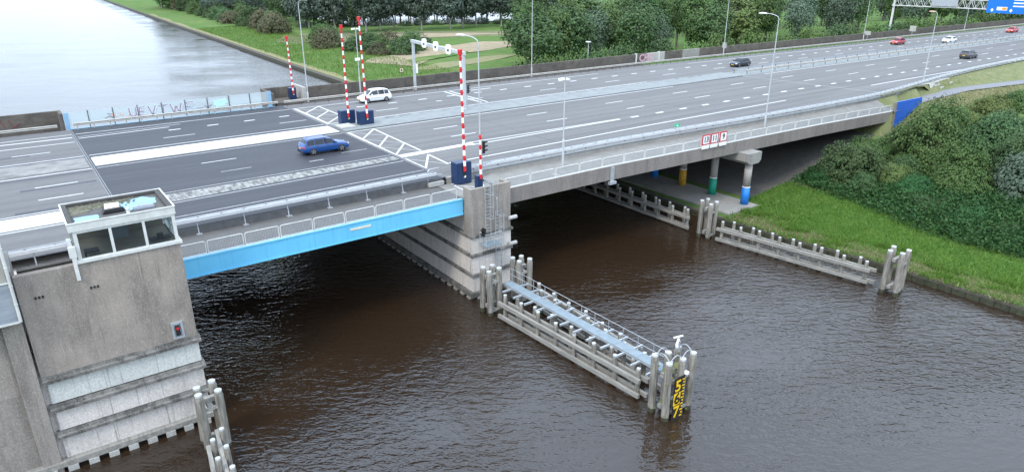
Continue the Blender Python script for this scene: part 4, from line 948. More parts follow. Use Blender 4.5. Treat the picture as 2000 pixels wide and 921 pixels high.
fender('fender fence in open water below the grass bank, between two dolphins', row(56.5,40.75,58.65,26.8,8), row(57.35,39.95,59.15,27.65,7))
fender('fender fence disappearing into the shade under the concrete span', row(56.55,45.3,56.5,63.9,10), row(57.15,46.3,57.2,62.9,9))
fender('short fender fence running out of the picture at the left wall', row(5.25,35.2,4.0,25.5,6), row(5.95,36.0,4.8,26.3,6))
dolphin('four piled dolphin at the pier corner, left end of the gangway fender', [(28.2,42.6),(28.25,41.55),(29.25,42.65),(29.2,41.65)])
dolphin('four piled dolphin by the pier on the grass bank side of the gangway', [(31.4,42.75),(32.3,42.65),(31.3,41.75),(32.25,41.65)])
dolphin('isolated four piled dolphin at the right end of the fences by the grass', [(58.3,24.95),(59.3,25.1),(58.4,23.85),(59.4,24.0)])
dolphin('four piled dolphin standing between the two fences under the span edge', [(56.0,43.2),(56.95,43.15),(56.05,42.1),(57.0,42.2)])
dolphin('four piled dolphin against the left concrete wall', [(5.32,38.3),(5.3,37.2),(6.3,38.3),(6.3,37.25)])
gd = dolphin('six piled mossy dolphin carrying the yellow clearance gauge', [(29.2,24.75),(29.15,23.6),(30.2,23.55),(31.2,23.6),(30.2,24.7),(31.15,24.65)], PDg, (.55,2.8))
ms = MB()
for x, y, z in ((29.7,24.1,3.12),(30.6,24.1,3.12),(29.7,24.1,.87)): ms.lathe(x,y,[(.4,z),(.3,z+.1),(.1,z+.12)],9)
for k in range(40):
    a = rp.uniform(0,6.28); px, py = rp.choice([(29.2,24.75),(29.15,23.6),(30.2,23.55),(31.2,23.6)]); zz = rp.choice([rp.uniform(.05,.5), rp.uniform(2.6,3.6)]); ms.lathe(px+.22*math.cos(a),py+.22*math.sin(a),[(.09,zz),(.05,zz+.09)],5)
tag(ms.build('moss', M['moss'], gd), kind='stuff')
p = MB()
for a, c in (((29.2,24.75),(29.15,23.6)),((30.2,23.55),(31.2,23.6)),((31.2,23.6),(31.15,24.65)),((30.2,24.7),(29.2,24.75)),((29.15,23.6),(30.2,23.55))):
    pts = [(a[0]+(c[0]-a[0])*k/6, a[1]+(c[1]-a[1])*k/6, 4.1+.34*math.sin(math.pi*k/6)) for k in range(7)]; p.path(pts, .028, 6)
p.build('arched_rail', M['galv'], gd)
sl = thing('signal_lamps', 'white flat lamp heads on a post on top of the gauge dolphin', 'lamp', (30.7,24.3,4.1))
p = MB(); p.tube((30.75,24.3,4.0),(30.75,24.3,4.75),.05,n=7); p.build('post', M['galv'], sl)
for dx, dy, ang in ((-.32,-.1,.5),(.2,.3,-.5)):
    p = MB(); c, s_ = math.cos(ang), math.sin(ang); p.bar((30.75+dx-.3*c,24.3+dy-.3*s_,4.80),(30.75+dx+.3*c,24.3+dy+.3*s_,4.92),.12,.05); p.build('lamp_head', M['sign_white'], sl)
# clearance gauge
def text_mesh(txt, size, mat, depth=.01, name='lettering', bold=0.0, res=2):
    cu = bpy.data.curves.new('t', 'FONT'); cu.body = txt; cu.size = size; cu.extrude = depth; cu.offset = bold; cu.resolution_u = res; cu.align_x = 'CENTER'; cu.align_y = 'CENTER'
    o = bpy.data.objects.new('t', cu); COL.objects.link(o); dg = bpy.context.evaluated_depsgraph_get()
    me = bpy.data.meshes.new_from_object(o.evaluated_get(dg)); me.name = name; bpy.data.objects.remove(o); bpy.data.curves.remove(cu)
    me.materials.clear(); me.materials.append(M[mat]); return me
gg = thing('clearance_gauge', 'black and yellow water clearance gauge board with digits 5 6 7', 'gauge', (29.7,23.3,0))
GX0, GX1, GY = 29.36, 30.28, 23.24
p = MB(); p.box(GX0,GY,.0,GX1,GY+.05,3.05); p.build('board', M['black'], gg)
p = MB(); p.box(GX0+.01,GY-.014,1.09,GX0+.60,GY-.002,1.97); p.build('yellow_field', M['yellow'], gg)
for d_, z, mat in (('5',2.45,'yellow'),('6',1.53,'black'),('7',.57,'yellow')):
    me = text_mesh(d_, 1.12, mat, .008, 'digit', .02); link('digit', me, gg, (GX0+.31-29.7, GY-.03-23.3, z), (math.pi/2,0,0))
p = MB()
for k in range(13):
    z = .12+k*.22; w = .22 if k % 2 == 0 else .13; p.box(GX1-w-.02,GY-.016,z,GX1-.02,GY-.002,z+.085)
p.build('scale_marks', M['yellow'], gg)
p = MB(); p.box(30.15,23.05,3.15,30.38,23.3,3.32); p.build('gauge_lamp', M['sign_white'], gg)
# gangway
gw = thing('gangway', 'pale blue plank gangway with a thin steel handrail between the fenders', 'gangway', (30.3,33,2.4))
a = Vector((30.0,41.6,2.45)); c = Vector((30.45,25.0,2.45)); n = 8
for i in range(n):
    q0 = a+(c-a)*(i/n); q1 = a+(c-a)*((i+1)/n)-Vector((0,-.02,0)); p = MB(); p.bar(q0, q1, .80, .06); p.build('deck_plate', M['blue_plate'], gw)
for i in range(12):
    y = 40.6-1.38*i; xm = 30.0+(41.6-y)*.027; p = MB(); p.bar((xm-1.25,y,2.3),(xm+1.35,y,2.3),.12,.14); p.build('cross_bearer', M['galv'], gw)
for s_ in (-.36,.36):
    p = MB(); p.bar((30.0+s_,41.6,2.36),(30.45+s_,25.0,2.36),.08,.14); p.build('stringer', M['galv'], gw)
p = MB()
for z in (2.98,3.5): p.tube((30.46,41.9,z),(30.9,24.9,z),.022,n=6)
for i in range(13):
    y = 41.6-1.38*i; xm = 30.46+(41.9-y)*.0259; p.tube((xm,y,2.3),(xm,y,3.5),.022,n=6)
p.build('handrail', M['galv'], gw)
# mooring rail between dolphin and fence
# ------------------------------------------------------------------ number signs on the railing
for i, (txt, x, lab) in enumerate((('13',58.98,'white square sign with red border reading 13 on the span railing, left of three'),('11',60.36,'white square sign with red border reading 11 in the middle of the three railing signs'),('9',61.86,'white square sign with red border reading 9 on the span railing, right of three'))):
    z0 = lerp(WALKZ, 60.4)+.34-(x-60.4)*.012; w, h = 1.22, 1.12
    t = thing('number_sign', lab, 'sign', (x,45.8,z0), 'clearance number signs on the railing')
    p = MB(); p.box(x-w/2,45.80,z0,x+w/2,45.85,z0+h); p.build('border', M['sign_red'], t)
    p = MB(); p.box(x-w/2+.13,45.785,z0+.13,x+w/2-.13,45.799,z0+h-.13); p.build('face', M['sign_white'], t)
    me = text_mesh(txt, .82, 'black', .004, 'digits', .022); link('digits', me, t, (0,-.022,h/2), (math.pi/2,0,0))
    p = MB(); p.box(x-w/2+.02,45.79,z0-.42,x+w/2-.02,45.84,z0-.01); p.build('lower_plate', M['sign_white'], t)

# ------------------------------------------------------------------ far side walls and graffiti screens
wall = thing('parapet_wall', 'long soiled brown concrete wall along the far edge of the motorway', 'wall', (140,95,9))
rw = random.Random(2); x = 33.9; i = 0
while x < 400:
    L = 5.2 if x < 200 else 12; yy = 94.9 if x < 300 else 94.9
    p = MB(); h = 1.62+rw.uniform(-.03,.03); z = lerp(ROADZ, x); p.bbox(x+.012,yy,z-3.2,x+L-.012,yy+.28,z+h,.03)
    p.build('wall_panel', M['conc_light' if 99 < x < 104.5 else ('conc_grey' if 105 < x < 116 and i % 2 else 'conc_wall')], wall); x += L; i += 1
for x in (98.6, 104.9):
    p = MB(); p.box(x,94.8,9.2,x+.3,95.2,11.0); p.build('white_post', M['white'], wall)
me = text_mesh('CHC', 1.9, 'pink', .01, 'graffiti', .05); o = link('graffiti', me, wall, (101.6-140, 94.88-95, 10.05-9), (math.pi/2,0,0))
p = MB(); p.box(33.55,94.3,8.9,33.88,98.6,10.95); p.build('white_post', M['conc_light'], wall)
wb = thing('parapet_wall', 'dark concrete corner wall behind the far barrier with a rung ladder', 'wall', (31,98,9))
for x0, x1 in ((29.1,31.3),(31.31,33.54)):
    p = MB(); p.bbox(x0,98.0,5,x1,98.3,10.75,.03); p.build('wall_panel', M['conc_wall'], wb)
p = MB(); p.bbox(28.8,93.3,5,29.08,98.3,10.75,.03); p.build('wall_panel', M['conc_wall'], wb)
p = MB(); 
for s_ in (0,.45): p.tube((30.2+s_,97.93,9.3),(30.2+s_,97.93,10.9),.03,n=5)
for k in range(6): p.tube((30.2,97.93,9.45+.26*k),(30.65,97.93,9.45+.26*k),.02,n=5)
p.build('rung_ladder', M['galv_dark'], wb)
wc = thing('parapet_wall', 'brown concrete parapet with red graffiti at the left edge beyond the road', 'wall', (-3,95,9))
for k in range(6):
    p = MB(); p.bbox(-32.6+6.2*k+.01,94.9,6,-26.4+6.2*k-.01,95.2,11.0,.03); p.build('wall_panel', M['conc_wall'], wc)
p = MB(); p.bbox(4.62,92.6,6,4.92,95.25,11.02,.03); p.build('wall_panel', M['conc_wall'], wc)
def scribble(par, mat, strokes, x0, y, z0, sx, sz, r, name='graffiti'):
    p = MB()
    for st in strokes:
        pts = [(x0+sx*a, y, z0+sz*b) for a, b in st]
        for q0, q1 in zip(pts, pts[1:]): p.bar(q0, q1, .02, r*2, up=(0,0,1)) if abs(q0[0]-q1[0]) > abs(q0[2]-q1[2]) else p.bar(q0, q1, .02, r*2, up=(1,0,0))
    return p.build(name, M[mat], par)
scribble(wc, 'rust_red', [[(0,0),(.3,.9),(.6,.1),(.9,.8)],[(1.1,.2),(1.2,.9),(1.6,.7),(1.3,.4),(1.7,.1)],[(2,.1),(2.4,.9),(2.6,.2)],[(2.9,.9),(3.1,.1),(3.6,.5)]], -4.5, 94.87, 9.5, 1.5, 1.1, .035)
sc_ = thing('noise_screen', 'row of pale translucent screens with faded graffiti on the far leaf edge', 'screen', (17,92.4,9.3))
px = [5.0,7.35,9.9,12.5,15.15,17.8,20.4,23.0,25.6,28.1]
for a, c in zip(px, px[1:]):
    p = MB(); p.box(a+.05,92.36,9.55,c-.05,92.39,11.08+.006*(a)); p.build('pane', M['screen'], sc_)
for x in px[1:-1]:
    p = MB(); p.box(x-.045,92.3,9.2,x+.045,92.44,11.15+.004*x); p.build('post', M['galv_dark'], sc_)
p = MB(); p.box(4.95,92.28,9.2,5.4,92.46,11.1); p.build('end_plate', M['roof_blue'], sc_)
p = MB(); p.box(27.9,92.28,9.2,28.35,92.46,11.25); p.build('end_plate', M['roof_blue'], sc_)
LET = [[(0,1),(.05,.2),(.3,0),(.55,.2),(.6,1)],[(1.4,1),(.9,.95),(.85,.05),(1.45,0)],[(.9,.5),(1.3,.5)],[(1.7,1),(2.0,0),(2.35,1)],[(2.6,.95),(3.5,1)],[(3.05,.97),(3.0,0)],[(3.7,1),(3.95,0),(4.2,.7),(4.45,0),(4.75,1)],[(5.9,1),(5.1,1),(5.05,0)],[(5.1,.5),(5.6,.52)],[(6.1,.2),(6.9,.3)]]
scribble(sc_, 'ink', LET, 11.6, 92.33, 9.85, 1.22, 1.05, .022)
scribble(sc_, 'graf_pale', [[(a+.10,b*.86+.06) for a,b in st] for st in LET], 11.6, 92.34, 9.85, 1.22, 1.05, .07)
scribble(sc_, 'pink', [[(a-.06,b*.9+.1) for a,b in st] for st in LET[:4]+LET[6:7]], 11.6, 92.335, 9.85, 1.22, 1.05, .018)
scribble(sc_, 'graf_orange', [[(0,.2),(.2,.8),(.5,.3)],[(.7,.9),(.8,.4),(1.0,.6)],[(1.2,.1),(1.5,.5)]], 9.6, 92.33, 9.8, 1.3, .9, .05)
scribble(sc_, 'ink', [[(0,.3),(.4,.5),(.7,.2)],[(.2,.8),(.6,.7)],[(8.8,.6),(9.1,.3),(9.5,.55)],[(8.9,.2),(9.4,.1)]], 9.0, 92.33, 9.8, 1.25, .9, .03)
scribble(sc_, 'graf_mint', [[(0,.7),(1.6,.9)],[(0,.4),(1.7,.6)],[(.2,.15),(1.4,.3)]], 21.1, 92.33, 9.9, 1.0, 1.0, .13)

# ------------------------------------------------------------------ lamp posts, masts, gantries, small signs
def lamp_post(label, x, y, z, h, arm=(0,1), reach=1.9, head=True, r=.075, headmat='sign_white'):
    t = thing('street_lamp', label, 'lamp post', (x,y,z), 'lamp posts along the motorway')
    p = MB(); p.lathe(x,y,[(r*1.5,z-.8),(r*1.5,z+1.6),(r,z+1.7),(r*.6,z+h-.5)],9)
    A = Vector((arm[0],arm[1],0)); pts = [Vector((x,y,z+h-.55)) + A*(reach*.75*(1-math.cos(k*math.pi/10))) + Vector((0,0,.55*math.sin(k*math.pi/10))) for k in range(6)]
    p.path([tuple(q_) for q_ in pts], r*.55, 7); p.build('pole', M['lamp_grey'], t, False)
    e = pts[-1]; p = MB(); s_ = Vector((-A.y,A.x,0))
    p.sweep([[tuple(e+A*u+s_*w_+Vector((0,0,zz))) for w_, zz in ((-.12*k,-.05),(-.16*k,.03),(0,.11*k),(.16*k,.03),(.12*k,-.05))] for u, k in ((-.1,.4),(.15,1),(.6,1.0),(.85,.45))], closed=True, cap=True)
    p.build('lantern', M[headmat], t, True); return t
lamp_post('tall grey lamp post on the footway beside the scuffed navy barrier cabinet', 32.75, 49.5, 8.8, 12.3, (-.35,.94))
lamp_post('grey lamp post with curved arm on the footway above the number signs', 72.3, 47.9, 8.3, 13.2, (-.35,.94))
lamp_post('lamp post with a reddish lantern where the near guard rail bends', 121.7, 52.6, 8.9, 10.9, (-.35,.94), .5, headmat='graf_orange')
lamp_post('lamp post in front of the far corner wall left of the slender boom', 33.4, 92.6, 8.9, 13.6, (.2,-.98))
lamp_post('lamp post in front of the big bushes behind the brown wall', 72.6, 93.6, 8.9, 14.0, (.2,-.98))
lamp_post('lamp post beyond the dark hatchback by the brown wall', 123.2, 93.6, 8.9, 13.8, (.2,-.98))
lamp_post('leaning looking lamp post near the red car by the brown wall', 178.6, 93.6, 8.6, 13.5, (.2,-.98))
lamp_post('farthest lamp post under the blue direction sign gantry', 236, 93.6, 8.3, 13.5, (.2,-.98))
def cam_mast(label, x, y, z, h, mid=None):
    t = thing('camera_mast', label, 'camera mast', (x,y,z))
    p = MB(); p.lathe(x,y,[(.11,z-.3),(.11,z+2.6),(.07,z+2.7),(.055,z+h)],9); p.build('pole', M['lamp_grey'], t)
    for k, (dx, dy, a) in enumerate(((-.3,.15,2.6),(.32,-.05,.5))):
        p = MB(); c, s_ = math.cos(a), math.sin(a); p.bar((x+dx-.28*c,y+dy-.28*s_,z+h+.06),(x+dx+.28*c,y+dy+.28*s_,z+h-.02),.2,.2); p.build('camera', M['sign_white'], t)
    p = MB(); p.bar((x-.3,y+.1,z+h-.08),(x+.32,y-.05,z+h-.08),.05,.05); p.build('bracket', M['galv'], t)
    if mid: p = MB(); p.box(x-.42,y-.12,z+mid,x+.28,y+.1,z+mid+.34); p.build('junction_box', M['sign_white'], t)
    return t
cam_mast('thin camera mast with two white cameras on the span footway', 41.3, 48.3, 8.75, 8.2)
cam_mast('slim mast with camera and white box by the far wall behind the white car', 41.8, 94.2, 9.0, 9.3, 5.0)
gt = thing('sign_portal', 'grey steel portal over the far carriageway carrying three white sign backs', 'gantry', (49,85,9.3))
gA, gB = Vector((50.3,95.0-1.6,9.0)), Vector((47.5,75.2,9.36))
for q_ in (gA, gB):
    p = MB(); p.box(q_.x-.16,q_.y-.16,q_.z,q_.x+.16,q_.y+.16,16.3); p.box(q_.x-.3,q_.y-.3,q_.z,q_.x+.3,q_.y+.3,q_.z+.1); p.build('post', M['lamp_grey'], gt)
p = MB(); p.bar((gA.x,gA.y+.4,16.25),(gB.x,gB.y-.3,16.35),.36,.40); p.build('crossbeam', M['lamp_grey'], gt)
for f_ in (.30,.54,.78):
    c = gA+(gB-gA)*f_; p = MB(); w, h = .62, .62; pts = []
    for k in range(16):
        a = 2*math.pi*k/16; sx = math.copysign(abs(math.cos(a))**.5, math.cos(a)); sz = math.copysign(abs(math.sin(a))**.5, math.sin(a)); pts.append((c.x-.30, c.y+w*sx, 16.45+h*sz))
    p.prism(pts, (-.12,0,0)); sb = p.build('matrix_sign', M['sign_white'], gt)
    p = MB(); p.box(c.x-.44,c.y-.22,16.2,c.x-.425,c.y-.02,16.5); p.box(c.x-.44,c.y+.04,16.2,c.x-.425,c.y+.26,16.46); p.build('hinge_plate', M['trim'], sb)
p = MB(); p.box(gA.x+.2,gA.y-.2,11.6,gA.x+.5,gA.y+.1,12.9); p.build('control_box', M['sign_white'], gt)
traffic_light('traffic_light', 'black signal heads on the median post of the grey portal', 47.9, 75.2, 9.4, 12.4, (1,0), 3, True)
tg = thing('sign_gantry', 'far white lattice gantry carrying a blue motorway direction sign', 'gantry', (206,85,8.7))
X0, Z0, Z1 = 206.0, 16.3, 18.4
p = MB()
for xx in (X0,X0+1.2):
    for z in (Z0,Z1): p.bar((xx,101.5,z),(xx,55,z),.17,.17)
    for k in range(22):
        y0 = 101.5-2.1*k; p.bar((xx,y0,Z0),(xx,y0-1.05,Z1),.08,.08); p.bar((xx,y0-1.05,Z1),(xx,y0-2.1,Z0),.08,.08)
p.build('truss', M['white'], tg)
for y in (101.2,55.2):
    p = MB(); p.bar((X0+.6,y,6.0),(X0+.6,y,Z1),.42,.42); p.build('leg', M['white'], tg)
p = MB(); p.box(X0-.3,67,Z0-.8,X0-.15,77.5,20.5); sg_ = p.build('sign_board', M['sign_blue'], tg)
p = MB()
for yy in (68.4,72.0,76.2): p.prism([(X0-.32,yy-.35,Z0-.1),(X0-.32,yy,Z0-.55),(X0-.32,yy+.35,Z0-.1),(X0-.32,yy,Z0+.35)], (-.01,0,0))
for k in range(4): p.box(X0-.325,67.5,Z0+.8+.75*k,X0-.31,71.8,Z0+1.1+.75*k)
p.box(X0-.325,72.9,Z0-.1,X0-.31,75.2,Z0+.7); p.build('lettering', M['sign_white'], sg_)
p = MB(); p.box(X0-.34,73.0,Z0+.02,X0-.326,74.0,Z0+.58); p.build('route_plate', M['orange'], sg_)
p = MB(); p.box(X0-.35,84.5,Z0+.3,X0-.15,91,Z1+.2); p.build('back_panel', M['galv'], tg)
for x, y, z, lab, w_, h_ in ((124.2,94.3,9.2,'small grey sign back beside the lamp post by the brown wall',.5,.9),(181.5,94.2,8.8,'small pale sign back right of the leaning lamp post',.8,.8),(203,93.2,8.7,'small dull sign back by the wall behind the white car',.8,1.2)):
    t = thing('small_sign', lab, 'sign', (x,y,z)); p = MB(); p.box(x-.04,y-.04,z,x+.04,y+.04,z+1.9); p.build('post', M['lamp_grey'], t)
    p = MB(); p.box(x-.03,y-w_,z+1.3,x+.03,y+w_,z+1.3+h_*1.2); p.build('board', M['galv_far'], t)
t = thing('small_sign', 'small square brown sign on a post in the grass below the wall', 'sign', (78.6,152.6,1.4))
p = MB(); p.box(78.55,152.5,1.3,78.65,152.6,3.0); p.build('post', M['bark'], t)
p = MB(); p.box(78.0,152.4,2.6,79.2,152.48,3.8); p.build('board', M['brown'], t); p = MB(); p.box(78.15,152.37,2.75,79.05,152.395,3.65); p.build('face', M['cream'], t); p = MB(); p.box(78.4,152.34,3.0,78.8,152.365,3.4); p.build('mark', M['brown'], t)
t = thing('path_lamp', 'short path lamp standing among the bushes behind the brown wall', 'lamp post', (96.5,106,6.0))
p = MB(); p.tube((96.5,106,1.5),(96.5,106,12.4),.07,n=7); p.build('pole', M['lamp_grey'], t); p = MB(); p.box(96.2,105.6,12.35,96.8,106.5,12.5); p.build('lantern', M['sign_white'], t)
# footway box marking on the pier landing
for a, c in (((29.8,46.6),(29.9,49.8)),((29.9,49.8),(32.6,49.6)),((32.6,49.6),(31.2,45.98)),((29.8,49.6),(32.4,46.3)),((38.5,50.0),(39.3,46.4))):
    mb = MB(); d = (Vector(c)-Vector(a)).normalized()*.08; mb.poly([(a[0]-d.y,a[1]+d.x,8.79),(a[0]+d.y,a[1]-d.x,8.79),(c[0]+d.y,c[1]-d.x,8.79),(c[0]-d.y,c[1]+d.x,8.79)]); mb.build('footway_line', M['paint'], span)

# ------------------------------------------------------------------ cars
def smooth_ring(hw, zb, zt, tuck=.06, crown=0.0, n=4):
    """half cross-section from bottom centre to top centre"""
    return [(0,zb),(hw*.86,zb),(hw*.97,zb+.10),(hw,zb+(zt-zb)*.42),(hw*.985,zb+(zt-zb)*.68),(hw*(1-tuck),zt-.03),(hw*(1-tuck)-.06,zt),(0,zt+crown)]
def car(name, label, paint, x, y, z, L, Wd, H, kind='estate', away=True, light=None):
    t = thing('car', label, 'car', (0,0,0), 'cars on the bridge and motorway')
    hw = Wd/2; k = L/4.5
    belt = .92 if kind != 'suv' else 1.02
    if kind == 'mpv': belt = .98
    # stations from nose (+x) to tail
    body = [(2.25,.60,.32,.56),(2.20,.78,.24,.66),(2.02,.90,.20,.76),(1.6,.97,.18,.84),(1.05,1.0,.17,.93*belt/.92),(.3,1.0,.17,belt),(-.8,1.0,.17,belt+.02),(-1.6,.99,.19,belt+.04),(-2.05,.95,.22,belt+.03),(-2.22,.88,.28,belt-.06),(-2.26,.78,.36,belt-.2)]
    if kind == 'hatch': body = [(b[0], b[1], b[2], b[3]) for b in body]
    rings = []
    for bx, w_, zb, zt in body:
        hs = smooth_ring(hw*w_, zb, zt, .05, .02); ring = [(bx*k, yy, zz) for yy, zz in hs]+[(bx*k, -yy, zz) for yy, zz in hs[-2:0:-1]]; rings.append(ring)
    mb = MB(); mb.sweep(rings[::-1], closed=True, cap=True); bd = mb.build('body', paint, t, True)
    md_ = bd.modifiers.new('soft', 'SUBSURF'); md_.levels = 1; md_.render_levels = 1
    # greenhouse
    if kind == 'estate': gh = [(1.02,.0),(.42,.80),(-.1,1.0),(-1.2,.99),(-1.75,.90),(-2.12,.02)]
    elif kind == 'mpv': gh = [(1.35,.0),(.62,.85),(.0,1.0),(-1.1,.97),(-1.72,.85),(-2.05,.02)]
    elif kind == 'suv': gh = [(1.02,.0),(.45,.82),(-.1,1.0),(-1.2,.97),(-1.7,.82),(-2.05,.02)]
    else: gh = [(1.0,.0),(.35,.82),(-.15,1.0),(-.9,.97),(-1.5,.72),(-1.95,.02)]
    rh = H-belt; wb, wt = hw*.93, hw*.70
    rings = []; side = []
    for gx, f_ in gh:
        f_ = max(f_, .02); w_ = wb+(wt-wb)*f_; zt = belt+.0+rh*f_
        ring = [(gx*k,w_,zt-.02),(gx*k,w_*.86,zt+.012),(gx*k,w_*.4,zt+.03),(gx*k,-w_*.4,zt+.03),(gx*k,-w_*.86,zt+.012),(gx*k,-w_,zt-.02)]; rings.append(ring); side.append((gx*k, w_, zt))
    mb = MB(); mb.sweep([[p for p in r] for r in rings], closed=False)
    base = [(gx*k, wb) for gx, _ in gh]
    for s_ in (1,-1):
        for i in range(len(gh)-1):
            a, c = side[i], side[i+1]
            q = [(a[0],s_*a[1],a[2]-.02),(c[0],s_*c[1],c[2]-.02),(c[0],s_*wb*1.0,belt-.03),(a[0],s_*wb*1.0,belt-.03)]
            mb._add(q, [(0,1,2,3) if s_ > 0 else (3,2,1,0)], 0)
    mb.build('cabin', paint, t, True)
    G = M['car_glass']
    def on_side(xx, f_):   # point on the side glass at height fraction f_
        return hw*.93+(wt-wb)*f_+.008
    xs_ = [gh[1][0]*k+.33*k, gh[1][0]*k-.02]
    roof = lambda xx: lerp(sorted([(g_[0]*k, g_[1]) for g_ in gh]), xx)
    for s_ in (1,-1):
        cuts = [gh[0][0]*k-.12, -.22*k, -1.12*k, gh[-1][0]*k+.28]
        for xa, xb in zip(cuts, cuts[1:]):
            xa -= .03; xb += .03; m_ = 5; top = []; bot = []
            for i in range(m_+1):
                xx = xa+(xb-xa)*i/m_; f1 = min(.86, max(.06, roof(xx)-.10)); top.append((xx, s_*on_side(xx, f1), belt+rh*f1)); bot.append((xx, s_*on_side(xx, .02), belt+.01))
            mb = MB(); mb.sweep([[a, c] for a, c in zip(top, bot)] if s_ > 0 else [[c, a] for a, c in zip(top, bot)]); mb.build('side_window', G, t)
    def screen(i, nm, f0, f1):
        a, c = gh[i], gh[i+1]; r = []
        for f_ in (f0, f1):
            gx = (a[0]+(c[0]-a[0])*f_)*k; q = max(.02, a[1]+(c[1]-a[1])*f_); w_ = (wb+(wt-wb)*q)*.88; zz = belt+rh*q
            sgn = 1 if i == 0 else -1; r.append([(gx+sgn*.02,w_,zz+.022),(gx+sgn*.02,w_*.4,zz+.045),(gx+sgn*.02,-w_*.4,zz+.045),(gx+sgn*.02,-w_,zz+.022)])
        mb = MB(); mb.sweep(r if i == 0 else r); mb.build(nm, G, t)
    screen(0, 'windscreen', .06, .96); screen(len(gh)-2, 'rear_window', .08, .62)
    # wheels
    wr = .335 if kind != 'suv' else .37
    for wx in (1.38*k, -1.32*k):
        for s_ in (1,-1):
            yy = s_*(hw-.10)
            mb = MB(); mb.tube((wx,yy-s_*.02,wr),(wx,yy+s_*.02+s_*.015,wr+0),wr*1.16,n=18); mb.build('wheel_arch', M['trim'], t)
            mb = MB(); rg = [[(wx+r_*math.cos(a), yy+s_*o_, wr+r_*math.sin(a)) for a in [2*math.pi*i/18 for i in range(18)]] for r_, o_ in ((wr*.98,-.1),(wr,.06),(wr*.93,.125),(wr*.68,.125))]
            mb.sweep(rg, closed=True); wh = mb.build('tyre', M['tyre'], t, True)
            mb = MB(); mb.tube((wx,yy+s_*.05,wr),(wx,yy+s_*.10,wr),wr*.68,n=16,mi=1)
            for q in range(5):
                a = 2*math.pi*q/5+.3; mb.bar((wx,yy+s_*.115,wr),(wx+wr*.66*math.cos(a),yy+s_*.115,wr+wr*.66*math.sin(a)),.085,.03,0,(0,1,0))
            mb.tube((wx,yy+s_*.1,wr),(wx,yy+s_*.13,wr),.07,n=8,mi=0); mb.build('rim', [M['rim'], M['trim']], wh)
    for s_ in (1,-1):
        mb = MB(); mb.sweep([[(2.06*k,s_*hw*.90,.60),(2.0*k,s_*hw*.91,.74)],[(2.22*k,s_*hw*.60,.60),(2.14*k,s_*hw*.60,.72)]][::s_]); 
        mb = MB(); mb.prism([(2.03*k,s_*hw*.925,.62),(2.235*k,s_*hw*.64,.58),(2.205*k,s_*hw*.62,.67),(2.0*k,s_*hw*.905,.71)], (.010,s_*.010,.010)); mb.build('headlight', M['lamp_clear'], t)
        zt = belt-.02; mb = MB(); mb.prism([(-2.06*k,s_*hw*.965,zt-.22),(-2.262*k,s_*hw*.66,zt-.22),(-2.245*k,s_*hw*.62,zt-.06),(-2.03*k,s_*hw*.955,zt-.04)], (-.02,s_*.01,0)); mb.build('tail_light', M['lamp_red'], t)
        mb = MB(); mb.bbox(.70*k,s_*(hw+.09)-.09,belt+.03,.86*k,s_*(hw+.09)+.07,belt+.17,.03); mb.build('mirror', paint, t)
        mb = MB(); mb.box(-.95*k,s_*hw-.012,.58,1.0*k,s_*hw+.012,.60); mb.box(-.02*k,s_*hw*1.0-.02,belt-.12,.14*k,s_*hw+.014,belt-.09); mb.box(-1.0*k,s_*hw*1.0-.02,belt-.12,-.84*k,s_*hw+.014,belt-.09); mb.build('door_trim', M['trim'], t)
    mb = MB(); mb.box(2.20*k,-.42,.30,2.275*k,.42,.50); mb.build('grille', M['trim'], t)
    mb = MB(); mb.box(2.265*k,-.26,.38,2.285*k,.26,.48); mb.build('number_plate', M['plate_yellow'], t)
    mb = MB(); mb.box(-2.285*k,-.26,.62,-2.265*k,.26,.73); mb.build('number_plate', M['plate_yellow'], t)
    mb = MB(); mb.box(-2.275*k,-hw*.8,.24,-2.2*k,hw*.8,.40); mb.build('bumper', M['trim'], t)
    if kind in ('estate','suv'):
        for s_ in (1,-1): mb = MB(); mb.bar((.2*k,s_*wt*.93,H+.03),(-1.6*k,s_*wt*.93,H+.02),.035,.05); mb.build('roof_rail', M['rim'], t)
    t.location = (x, y, z); t.rotation_euler = (0, 0, 0 if away else math.pi); t.scale = (1.04,1.04,1.04); return t
C_ = {'blue':carpaint('paint_blue',(.003,.055,.22)),'white':carpaint('paint_white',(.78,.79,.80)),'black':carpaint('paint_dark',(.012,.018,.032)),'red':carpaint('paint_red',(.40,.012,.018)),'grey':carpaint('paint_grey',(.045,.048,.055)),'red2':carpaint('paint_red2',(.46,.02,.03))}
car('car', 'bright blue estate car driving away on the dark bridge leaf', C_['blue'], 24.65, 65.35, 9.31, 4.66, 1.81, 1.47, 'estate', True)
car('car', 'white people carrier driving towards the bridge beside the median barriers', C_['white'], 40.75, 87.45, 9.31, 4.4, 1.83, 1.63, 'mpv', False)
car('car', 'dark navy hatchback approaching on the far carriageway', C_['black'], 111.3, 80.6, 9.22, 4.25, 1.77, 1.46, 'hatch', False)
car('car', 'red hatchback approaching on the far carriageway, near the leaning lamp post', C_['red'], 177.5, 84.4, 8.85, 4.25, 1.77, 1.46, 'hatch', False)
car('car', 'white car approaching on the far carriageway between two red cars', C_['white'], 192.7, 79.2, 8.77, 4.4, 1.8, 1.45, 'hatch', False)
car('car', 'farthest red car at the right picture edge', C_['red2'], 241, 82.8, 8.5, 4.4, 1.8, 1.5, 'hatch', False)
car('car', 'dark grey crossover driving away in the near carriageway', C_['grey'], 161.0, 61.9, 8.93, 4.5, 1.84, 1.62, 'suv', True)

